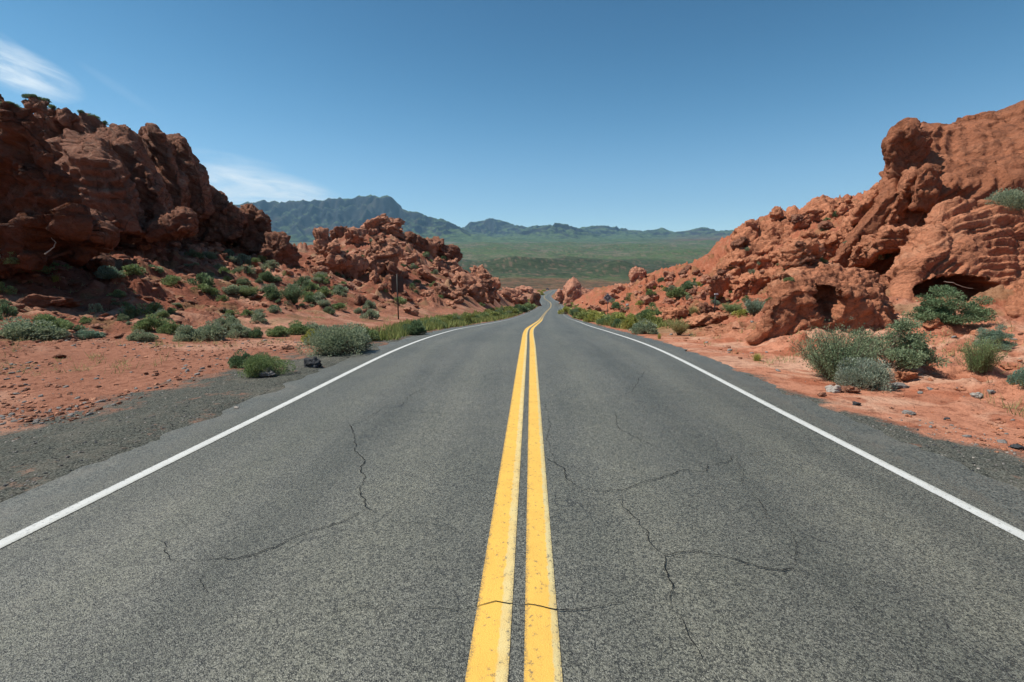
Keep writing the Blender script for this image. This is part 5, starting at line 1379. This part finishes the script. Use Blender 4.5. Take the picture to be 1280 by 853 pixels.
scatter_shrubs([(0, 375), (140, 370), (330, 392), (330, 402), (120, 408), (0, 405)], 24, (8, 20), 15, MK2, 'tiny shrub sprouting from the dark red rubble', 'tiny shrubs in the dark red rubble')
scatter_shrubs([(400, 330), (480, 290), (560, 325), (620, 370), (610, 388), (500, 372), (420, 360)], 26, (6, 12), 6, MK, 'tiny shrub wedged between blocks of the rubble hill', 'tiny shrubs of the rubble hill')
scatter_shrubs([(710, 388), (800, 362), (900, 345), (910, 378), (830, 386), (740, 396)], 26, (5, 13), 8, MK + [('mound_far', 'yellow')], 'tiny shrub dotted over the low right ridge', 'tiny shrubs of the low right ridge')
scatter_shrubs([(900, 372), (930, 290), (1060, 262), (1060, 320), (960, 380), (940, 396)], 20, (6, 13), 9, MK, 'tiny shrub on the jagged ridge', 'tiny shrubs of the jagged ridge')
for i, (u, w) in enumerate([(8, 16), (22, 14), (36, 16), (44, 14), (56, 16), (66, 14), (100, 12), (118, 22), (130, 12)]):
    vv = 118
    while vv < 175 and hit(u, vv)[0] is None: vv += 1
    shrub('mound_far', 'dark', u, vv + 1, w * 0.8, 4 + (i % 3), 'dark bush silhouetted on the crest of the highest left cliff', 'dark bushes on the left crest', var=i % 3)
for i, (u, v) in enumerate([(628, 396), (640, 394), (652, 391), (662, 387), (616, 398), (646, 389), (602, 399), (634, 391), (590, 401), (656, 388)]):
    shrub('mound_far', ['green', 'verge', 'dark'][i % 3], u, v, 22 - i % 4, 9, 'green bush in the verge left of the far bend', 'verge bushes before the bend', var=i % 3)
for i, (u, v) in enumerate([(706, 393), (726, 399), (733, 400), (748, 403), (764, 406), (722, 394), (740, 398), (770, 400), (792, 402)]):
    shrub('mound_far', ['yellow', 'verge', 'verge'][i % 3], u, v, 18 + i % 4 * 3, 10, 'yellow-green bush in the verge right of the road', 'verge bushes right of the road', var=i % 3)
for i, (u, v) in enumerate([(676, 367), (674, 365), (680, 364.5), (678, 369)]):
    shrub('mound_far', 'yellow', u, v, 6, 2.6, 'speck of a bush by the road beyond the bend', 'bushes by the road beyond the bend', var=i % 3)

def proj(x, y, zz):
    dp = y * CP - (zz - CAMZ) * SP
    return CX + F * x / dp, CY - F * (y * SP + (zz - CAMZ) * CP) / dp
rg_ = random.Random(321)
for i in range(46):
    sd = -1 if i < 26 else 1
    y_ = math.exp(rg_.uniform(math.log(20 if sd < 0 else 26), math.log(150)))
    x_ = float(road_x(y_)) + sd * rg_.uniform(4.9, 6.3 + y_ * 0.02)
    z_ = float(ground_height(x_, y_)[0][0]); uu, vv = proj(x_, y_, z_)
    w_ = rg_.uniform(0.6, 1.3) * F / y_
    shrub(rg_.choice(['mound_far', 'mound', 'spray', 'mound_far']), rg_.choice(['green', 'verge', 'sagegreen'] if sd < 0 else ['yellow', 'verge', 'verge']), uu, vv, w_, w_ * rg_.uniform(0.45, 0.8),
          'yellow-green bush in the verge right of the road' if sd > 0 else 'green bush in the verge left of the far bend', 'verge bushes right of the road' if sd > 0 else 'verge bushes before the bend', var=i % 3, y=y_)

# ------------------------------------------------------------------ what nobody could count: verge grass, rubble, gravel
def road_side(y, lat):
    return road_x(y) + lat, y
def verge_grass():
    rg = np.random.default_rng(77); n = 5200
    y = np.exp(rg.uniform(math.log(12), math.log(230), n)); sd = rg.random(n) < 0.55
    lat = np.where(sd, -(4.6 + 4.2 * rg.random(n) ** 1.2), 4.7 + 3.0 * rg.random(n) ** 1.2)
    keep = np.where(sd, (y > 15) & (-lat < 5.0 + (y - 13) * 0.16), y > 23) & (fbm(np.stack([lat * 0.5, y * 0.25, y * 0], 1), 3, 9) > -0.16)
    y, lat = y[keep], lat[keep]; x = road_x(y) + lat; z, _, _ = ground_height(x, y)
    V = []; R = []
    nb = 16
    for i in range(len(y)):
        h = rg.uniform(0.18, 0.5); wd = 0.008 + y[i] * 0.0008
        a = rg.uniform(0, 6.28, nb); b = np.array([x[i], y[i], z[i]]) + np.stack([rg.normal(size=nb) * 0.16, rg.normal(size=nb) * 0.16, np.full(nb, -0.03)], 1)
        t = rg.uniform(0.05, 0.5, nb); l = h * rg.uniform(0.6, 1.1, nb)
        tip = b + np.stack([np.cos(a) * np.sin(t) * l, np.sin(a) * np.sin(t) * l, np.cos(t) * l], 1)
        s = np.stack([-np.sin(a + 0.9), np.cos(a + 0.9), a * 0], 1) * wd
        V.append(np.stack([b - s, b + s, tip + s * 0.25, tip - s * 0.25], 1).reshape(-1, 3)); R.append(np.repeat(rg.random(nb), 4))
    V = np.concatenate(V)
    me = mesh_np('verge_grass', V, np.arange(len(V)).reshape(-1, 4), 4, False, [M['verge']]); add_attr(me, 'rnd', np.concatenate(R))
    put(bpy.data.objects.new('verge_grass', me), kind='stuff')
verge_grass()

def dry_grass():
    """wisps of dead grass and fallen twigs between the shrubs"""
    rg = np.random.default_rng(91); n = 3200
    u = rg.uniform(-80, 1400, n); y = np.exp(rg.uniform(math.log(6), math.log(48), n)); x = (u - CX) / 600 * y; lat = x - road_x(y)
    k = np.where(lat < 0, (-lat > 7.5) & (y > 9), lat > 5.0) & (fbm(np.stack([x * 0.3, y * 0.3, y * 0], 1), 3, 19) > 0.02)
    x, y = x[k], y[k]; z, _, _ = ground_height(x, y); V = []; R = []; nb = 9
    for i in range(len(y)):
        h = rg.uniform(0.06, 0.22); wd = 0.003 + y[i] * 0.00035; a = rg.uniform(0, 6.28, nb)
        b = np.array([x[i], y[i], z[i]]) + np.stack([rg.normal(size=nb) * 0.07, rg.normal(size=nb) * 0.07, np.full(nb, -0.01)], 1)
        t = rg.uniform(0.2, 1.45, nb); l = h * rg.uniform(0.5, 1.2, nb)
        tip = b + np.stack([np.cos(a) * np.sin(t) * l, np.sin(a) * np.sin(t) * l, np.cos(t) * l + 0.012], 1)
        s = np.stack([-np.sin(a + 0.9), np.cos(a + 0.9), a * 0], 1) * wd
        V.append(np.stack([b - s, b + s, tip + s * 0.3, tip - s * 0.3], 1).reshape(-1, 3)); R.append(np.repeat(rg.random(nb), 4))
    V = np.concatenate(V)
    me = mesh_np('dry_grass', V, np.arange(len(V)).reshape(-1, 4), 4, False, [M['drygrass']]); add_attr(me, 'rnd', np.concatenate(R))
    put(bpy.data.objects.new('dry_grass', me), kind='stuff')
dry_grass()

def stones(name, x, y, size, mats, seed, flat=0.6):
    rg = np.random.default_rng(seed); D, Fc = ico(2); n = len(x)
    z, _, _ = ground_height(x, y)
    shapes = [D * facet_radius(D, seed + k, 9, 9, 0.55)[:, None] for k in range(12)]
    V = np.empty((n, len(D), 3), np.float32)
    for i in range(n):
        s = size[i] * 0.5 * np.array([rg.uniform(0.8, 1.4), rg.uniform(0.8, 1.4), flat * rg.uniform(0.6, 1.2)])
        V[i] = (shapes[rg.integers(12)] * s) @ rotm(rg.uniform(-.4, .4), rg.uniform(-.4, .4), rg.uniform(0, 6.28)).T
        V[i] += (x[i], y[i], z[i] + size[i] * 0.10)
    Fa = (Fc[None] + (np.arange(n) * len(D))[:, None, None]).reshape(-1, 3)
    me = mesh_np(name, V.reshape(-1, 3), Fa, 3, False, [M[m] for m in mats])
    mi = np.repeat(rg.integers(0, len(mats), n), len(Fc)).astype(np.int32); me.polygons.foreach_set('material_index', mi)
    put(bpy.data.objects.new(name, me), kind='stuff')

def sample(n, seed, u0, u1, y0, y1, latlo, lathi, sign):
    rg = np.random.default_rng(seed); u = rg.uniform(u0, u1, n); y = np.exp(rg.uniform(math.log(y0), math.log(y1), n))
    x = (u - CX) / 600 * y; lat = (x - road_x(y)) * sign
    k = (lat > latlo) & (lat < lathi) & (fbm(np.stack([x * 0.35, y * 0.35, y * 0], 1), 3, 61) + rg.uniform(-0.35, 0.35, n) > -0.05)
    return x[k], y[k], rg
x, y, rg = sample(7000, 1, -60, 560, 11, 75, 12.5, 200, -1)
stones('rubble', x, y, (0.05 + 0.22 * rg.random(len(x)) ** 3.0) * np.clip(y / 14, 0.6, 3.0), ['rock_left', 'rock_mid', 'rock_left'], 3)
x, y, rg = sample(6500, 2, -100, 420, 6, 16, 6.0, 14, -1)
stones('dirt_clods', x, y, (0.018 + 0.08 * rg.random(len(x)) ** 3), ['rock_left', 'rock_mid', 'grey_stone'], 4)
x, y, rg = sample(8000, 3, 700, 1400, 4, 60, 4.8, 60, 1)
stones('bank_rubble', x, y, (0.02 + 0.13 * rg.random(len(x)) ** 3.5) * np.clip(y / 12, 0.5, 3.0), ['rock_right', 'rock_mid', 'rock_left', 'rock_right', 'rock_right', 'grey_stone'], 5)
rg = np.random.default_rng(9); n = 6500
y = np.exp(rg.uniform(math.log(2.6), math.log(17), n)); lat = np.where(rg.random(n) < 0.72, -(3.85 + 3.0 * rg.random(n)), 4.2 + 1.1 * rg.random(n))
kk = (lat < 0) | (y < 6); y = y[kk]; lat = lat[kk]; n = len(y)
stones('gravel', road_x(y) + lat, y, 0.007 + 0.022 * rg.random(n) ** 3.5, ['grey_stone', 'basalt', 'grey_stone', 'basalt', 'pale_stone'], 6)

# ------------------------------------------------------------------ signs, poles, branches, car
def cyl(r, h, seg=12, r2=None, ends=True):
    bm = bmesh.new(); bmesh.ops.create_cone(bm, cap_ends=ends, segments=seg, radius1=r, radius2=r if r2 is None else r2, depth=h)
    bmesh.ops.translate(bm, verts=bm.verts, vec=(0, 0, h / 2)); return bm
def plate(pts, t, bev=0.0):
    """flat plate in the XZ plane, t thick along Y"""
    bm = bmesh.new(); f = bm.faces.new([bm.verts.new((a, 0, b)) for a, b in pts])
    e = bmesh.ops.extrude_face_region(bm, geom=[f]); vs_ = [g for g in e['geom'] if isinstance(g, bmesh.types.BMVert)]
    bmesh.ops.translate(bm, verts=vs_, vec=(0, t, 0)); bmesh.ops.recalc_face_normals(bm, faces=bm.faces)
    if bev: bmesh.ops.bevel(bm, geom=bm.edges[:], offset=bev, segments=2, affect='EDGES')
    return bm
def bx(bm, lo, hi):
    r = bmesh.ops.create_cube(bm, size=1.0); c = [(a + b) / 2 for a, b in zip(lo, hi)]; s = [b - a for a, b in zip(lo, hi)]
    for v in r['verts']: v.co = Vector((v.co.x * s[0] + c[0], v.co.y * s[1] + c[1], v.co.z * s[2] + c[2]))
def part(name, bm, mat, parent, smooth=False):
    me = bpy.data.meshes.new(name); bm.to_mesh(me); bm.free(); me.materials.append(M[mat])
    if smooth: me.polygons.foreach_set('use_smooth', np.ones(len(me.polygons), bool))
    return put(bpy.data.objects.new(name, me), parent=parent)
def root(name, loc, label, cat, rz=0.0):
    o = bpy.data.objects.new(name, None); o.location = loc; o.rotation_euler = (0, 0, rz); return put(o, label=label, cat=cat)

p = hit(759, 396)[0]; p = Vector(at(759, 396, 40)) if p is None else p
y = p.y; ctr = at(759, 372.5, y); hgt = ctr[2] - p.z; r = 5.6 * y / F
s = root('road_sign', p, 'small grey diamond road sign above the right verge', 'road sign')
part('post', cyl(0.03, hgt - 0.2 + 0.1, 10), 'dark_steel', s, True).location.z = -0.1
part('sign_plate', plate([(0, -r), (r, 0), (0, r), (-r, 0)], 0.012), 'sign_rim', s).location = (0, -0.05, hgt)
f_ = r * 0.70; part('sign_face', plate([(0, -f_), (f_, 0), (0, f_), (-f_, 0)], 0.006), 'sign_grey', s).location = (0, -0.059, hgt)
f_ = r * 0.36; part('sign_symbol', plate([(-f_, -f_ * .3), (-f_ * .2, -f_ * .3), (-f_ * .2, -f_), (f_ * .25, -f_), (f_ * .25, f_ * .2), (f_, f_ * .2), (0, f_), (-f_, f_ * .1)], 0.004), 'sign_rim', s).location = (0, -0.065, hgt)

p = Vector(at(498, 397, 33)); p.z = float(ground_height(p.x, p.y)[0][0]); y = p.y; m = y / F
s = root('road_sign', p, 'brown sign seen from behind on a tall dark pole left of the road', 'road sign')
top = Vector(at(496, 343, y)).z - p.z
part('post', cyl(0.045, top + 0.1, 10), 'dark_steel', s, True).location.z = -0.1
w_, h_ = 15 * m, 20 * m
part('sign_plate', plate([(-w_ / 2, -h_ / 2), (w_ / 2, -h_ / 2), (w_ / 2, h_ / 2), (-w_ / 2, h_ / 2)], 0.02), 'sign_brown', s).location = (0.0, 0.05, top - h_ * 0.62)
bm = bmesh.new(); bx(bm, (-w_ * .42, 0.045, -0.03), (w_ * .42, 0.07, 0.03)); bk = part('bracket', bm, 'dark_steel', s); bk.location.z = top - h_ * 0.35; bk.location.y = -0.025

p = hit(893, 391)[0]; y = p.y
s = root('marker_post', p, 'thin dark marker pole with a pale cap behind the long flat slab', 'marker post')
hh = Vector(at(893, 367.5, y)).z - p.z
part('post', cyl(0.028, hh + 0.1, 8), 'dark_steel', s, True).location.z = -0.1
bm = bmesh.new(); bx(bm, (-0.045, -0.03, hh - 0.05), (0.12, 0.03, hh + 0.02)); bmesh.ops.bevel(bm, geom=bm.edges[:], offset=0.008, segments=2, affect='EDGES'); part('cap', bm, 'reflector', s)

def branch(pts, y0, dy, r0, label):
    P = [np.array(at(u, v, y0 + dy * k)) for k, (u, v) in enumerate(pts)]
    Q = [P[0]]
    for a, b in zip(P[:-1], P[1:]):
        for k in (1, 2, 3): Q.append(a + (b - a) * k / 3 + RNG.normal(size=3) * 0.012)
    tv, tf = tubes([(Q, r0, r0 * 0.35)], 6)
    o = bpy.data.objects.new('dead_branch', mesh_np('dead_branch', tv, tf, 4, True, [M['dead']])); put(o, label=label, cat='branch')
branch([(56, 318), (62, 313), (68, 309), (70, 303), (64, 297)], 18.5, 0.15, 0.024, 'bleached dead branch leaning in the black hollow of the left cliff')
branch([(1180, 352), (1192, 354), (1204, 359), (1216, 361)], 15.8, 0.0, 0.012, 'bare pale branch lying across the mouth of the black cave')

def make_car():
    y = 425.0; xc = at(684.5, 362.5, y)[0]; p = Vector((xc, y, float(road_z(y)) + 0.02))
    c = root('car', p, 'tiny dark car on the road just past the bend', 'car', math.radians(12))
    # body: side profile (y forward towards the viewer = negative) swept across the width
    prof = [(-2.25, 0.35), (-2.3, 0.62), (-2.15, 0.86), (-1.1, 1.0), (2.2, 1.02), (2.3, 0.7), (2.22, 0.35)]
    bm = bmesh.new(); f = bm.faces.new([bm.verts.new((-0.92, a, b)) for a, b in prof])
    e = bmesh.ops.extrude_face_region(bm, geom=[f]); bmesh.ops.translate(bm, verts=[g for g in e['geom'] if isinstance(g, bmesh.types.BMVert)], vec=(1.84, 0, 0))
    bmesh.ops.recalc_face_normals(bm, faces=bm.faces); bmesh.ops.bevel(bm, geom=bm.edges[:], offset=0.08, segments=2, affect='EDGES')
    body = part('body', bm, 'car_paint', c, True)
    bm = bmesh.new(); top = [(-1.05, 0.99), (-0.35, 1.55), (1.6, 1.58), (2.1, 1.0)]
    f = bm.faces.new([bm.verts.new((-0.8, a, b)) for a, b in top])
    e = bmesh.ops.extrude_face_region(bm, geom=[f]); bmesh.ops.translate(bm, verts=[g for g in e['geom'] if isinstance(g, bmesh.types.BMVert)], vec=(1.6, 0, 0))
    bmesh.ops.recalc_face_normals(bm, faces=bm.faces); bmesh.ops.bevel(bm, geom=bm.edges[:], offset=0.06, segments=2, affect='EDGES')
    part('cabin', bm, 'car_paint', c, True)
    bm = bmesh.new(); q = [(-0.7, -1.03, 1.03), (0.7, -1.03, 1.03), (0.62, -0.43, 1.50), (-0.62, -0.43, 1.50)]
    bm.faces.new([bm.verts.new((a, b - 0.035, d_ + 0.012)) for a, b, d_ in q]); part('windscreen', bm, 'glass', c)
    for sx in (-1, 1):
        bm = bmesh.new(); q = [(-0.75, 1.08), (-0.28, 1.47), (1.45, 1.49), (1.85, 1.08)]
        bm.faces.new([bm.verts.new((sx * 0.806, a, b)) for a, b in q]); part('side_window', bm, 'glass', c)
        bm = bmesh.new(); bx(bm, (sx * 0.62 - 0.16, -2.31, 0.66), (sx * 0.62 + 0.16, -2.2, 0.8)); part('headlight', bm, 'lamp', c)
        for yy in (-1.45, 1.4):
            wbm = bmesh.new(); bmesh.ops.create_cone(wbm, cap_ends=True, segments=20, radius1=0.36, radius2=0.36, depth=0.24)
            w_ = part('wheel', wbm, 'tyre', c, True); w_.rotation_euler = (0, math.pi / 2, 0); w_.location = (sx * 0.84, yy, 0.36)
            rb = bmesh.new(); bmesh.ops.create_cone(rb, cap_ends=True, segments=16, radius1=0.22, radius2=0.2, depth=0.25); part('rim', rb, 'rim', w_).location.z = 0.006 * sx
make_car()

# ------------------------------------------------------------------ air, sky, sun
def box_mesh(name, lo, hi, mat):
    V = [(x, y, z) for x in (lo[0], hi[0]) for y in (lo[1], hi[1]) for z in (lo[2], hi[2])]
    Fc = [(0, 1, 3, 2), (4, 6, 7, 5), (0, 4, 5, 1), (2, 3, 7, 6), (0, 2, 6, 4), (1, 5, 7, 3)]
    return mesh_np(name, np.array(V), np.array(Fc), 4, False, [mat])
hz = bpy.data.materials.new('valley_air'); hz.use_nodes = True
hn = hz.node_tree.nodes; hn.clear()
pv = hn.new('ShaderNodeVolumePrincipled'); ho = hn.new('ShaderNodeOutputMaterial')
pv.inputs['Color'].default_value = (0.40, 0.72, 1.0, 1); pv.inputs['Density'].default_value = HAZE
pv.inputs['Anisotropy'].default_value = 0.2
hz.node_tree.links.new(pv.outputs[0], ho.inputs['Volume'])
put(bpy.data.objects.new('haze', box_mesh('haze', (-13500, -9600, -420), (13500, 11800, 1750), hz)), kind='stuff')

SUN_EL, SUN_AZ = math.radians(58), math.radians(-91)      # azimuth clockwise from straight ahead
W = bpy.data.worlds.new('World'); SC.world = W; W.use_nodes = True
wn = W.node_tree.nodes; wl = W.node_tree.links
bg = wn['Background']; bg.inputs['Strength'].default_value = SKY
sky = wn.new('ShaderNodeTexSky'); sky.sky_type = 'NISHITA'; sky.sun_disc = False
sky.sun_elevation = SUN_EL; sky.sun_rotation = SUN_AZ % (2 * math.pi)
sky.altitude = 1800; sky.air_density = 1.0; sky.dust_density = 1.6; sky.ozone_density = 1.2
tc = wn.new('ShaderNodeTexCoord')
def wm(op, a, b=0.0, clamp=False):
    n = wn.new('ShaderNodeMath'); n.operation = op; n.use_clamp = clamp
    for s, q in zip(n.inputs, (a, b)):
        if hasattr(q, 'is_output'): wl.new(q, s)
        else: s.default_value = q
    return n.outputs[0]
def wdot(v):
    n = wn.new('ShaderNodeVectorMath'); n.operation = 'DOT_PRODUCT'
    wl.new(tc.outputs['Generated'], n.inputs[0]); n.inputs[1].default_value = v; return n.outputs['Value']
# clear desert air: pale near the horizon, deep blue higher up
sxyz = wn.new('ShaderNodeSeparateXYZ'); wl.new(tc.outputs['Generated'], sxyz.inputs[0])
rmp = wn.new('ShaderNodeValToRGB'); wl.new(sxyz.outputs[2], rmp.inputs[0]); rmp.color_ramp.interpolation = 'B_SPLINE'
for k_, (ps, cl) in enumerate([(0.0, (0.80, 0.86, 0.80)), (0.10, (0.76, 0.84, 0.79)), (0.27, (0.33, 0.63, 0.67)), (0.46, (0.15, 0.38, 0.47)), (0.80, (0.18, 0.38, 0.46))]):
    e_ = rmp.color_ramp.elements[k_] if k_ < 2 else rmp.color_ramp.elements.new(ps)
    e_.position = ps; e_.color = (*cl, 1)
tint = wn.new('ShaderNodeMix'); tint.data_type = 'RGBA'; tint.blend_type = 'MULTIPLY'; tint.inputs[0].default_value = 1.0
wl.new(sky.outputs[0], tint.inputs[6]); wl.new(rmp.outputs[0], tint.inputs[7])
dbl = wn.new('ShaderNodeVectorMath'); dbl.operation = 'SCALE'; dbl.inputs['Scale'].default_value = 1.9; wl.new(tint.outputs[2], dbl.inputs[0])
cur = dbl.outputs[0]
# thin cirrus, each patch fixed to a direction of the sky
for (cu, cv, wa, wb, tilt, sc, amt, sd) in [(18, 86, 0.075, 0.032, -14, 1.3, 1.0, 0.0), (318, 238, 0.16, 0.042, -5, 1.0, 1.2, 3.1),
                                            (10, 62, 0.05, 0.016, -30, 1.3, 0.25, 7.7), (150, 112, 0.06, 0.008, -30, 1.2, 0.10, 5.5), (290, 200, 0.09, 0.012, -6, 1.2, 0.25, 9.2)]:
    d = Vector(ray(cu, cv)).normalized(); rt = d.cross(Vector((0, 0, 1))).normalized(); up = rt.cross(d)
    t = math.radians(tilt); r2 = rt * math.cos(t) + up * math.sin(t); u2 = up * math.cos(t) - rt * math.sin(t)
    a, b, f = wdot(r2), wdot(u2), wdot(d)
    cmb = wn.new('ShaderNodeCombineXYZ')
    wl.new(wm('MULTIPLY', a, 9 * sc), cmb.inputs[0]); wl.new(wm('MULTIPLY', b, 42 * sc), cmb.inputs[1]); cmb.inputs[2].default_value = sd
    nz = wn.new('ShaderNodeTexNoise'); nz.inputs['Scale'].default_value = 1.0; nz.inputs['Detail'].default_value = 7; nz.inputs['Roughness'].default_value = 0.6
    nz.inputs['Distortion'].default_value = 0.6
    wl.new(cmb.outputs[0], nz.inputs['Vector'])
    e = wm('ADD', wm('POWER', wm('ABSOLUTE', wm('DIVIDE', a, wa)), 2.0), wm('POWER', wm('ABSOLUTE', wm('DIVIDE', b, wb)), 2.0))
    k = wm('SUBTRACT', 1.0, e, True)
    k = wm('MULTIPLY', k, wm('GREATER_THAN', f, 0.0))
    nn = wm('MULTIPLY', wm('SUBTRACT', nz.outputs[0], 0.30), 2.6, True)
    k = wm('MULTIPLY', wm('MULTIPLY', k, nn), amt, True)
    mx = wn.new('ShaderNodeMix'); mx.data_type = 'RGBA'
    wl.new(k, mx.inputs[0]); wl.new(cur, mx.inputs[6]); mx.inputs[7].default_value = (9.6, 10.2, 10.4, 1)
    cur = mx.outputs[2]
wl.new(cur, bg.inputs['Color'])

ld = bpy.data.lights.new('sun', 'SUN'); ld.energy = SUN; ld.angle = math.radians(0.53); ld.color = (1.0, 0.95, 0.87)
lo = bpy.data.objects.new('sun', ld); COL.objects.link(lo)
sd = Vector((math.sin(SUN_AZ) * math.cos(SUN_EL), math.cos(SUN_AZ) * math.cos(SUN_EL), math.sin(SUN_EL)))
lo.rotation_euler = sd.to_track_quat('Z', 'Y').to_euler(); lo.location = sd * 100

vs = SC.view_settings
vs.view_transform = 'Standard'; vs.look = 'None'; vs.exposure = EXPO; vs.gamma = 1.0; vs.use_curve_mapping = False
cy = SC.cycles
cy.max_bounces = 6; cy.diffuse_bounces = 3; cy.glossy_bounces = 2; cy.transmission_bounces = 3; cy.transparent_max_bounces = 6; cy.volume_bounces = 0
cy.use_adaptive_sampling = True; cy.adaptive_threshold = 0.015
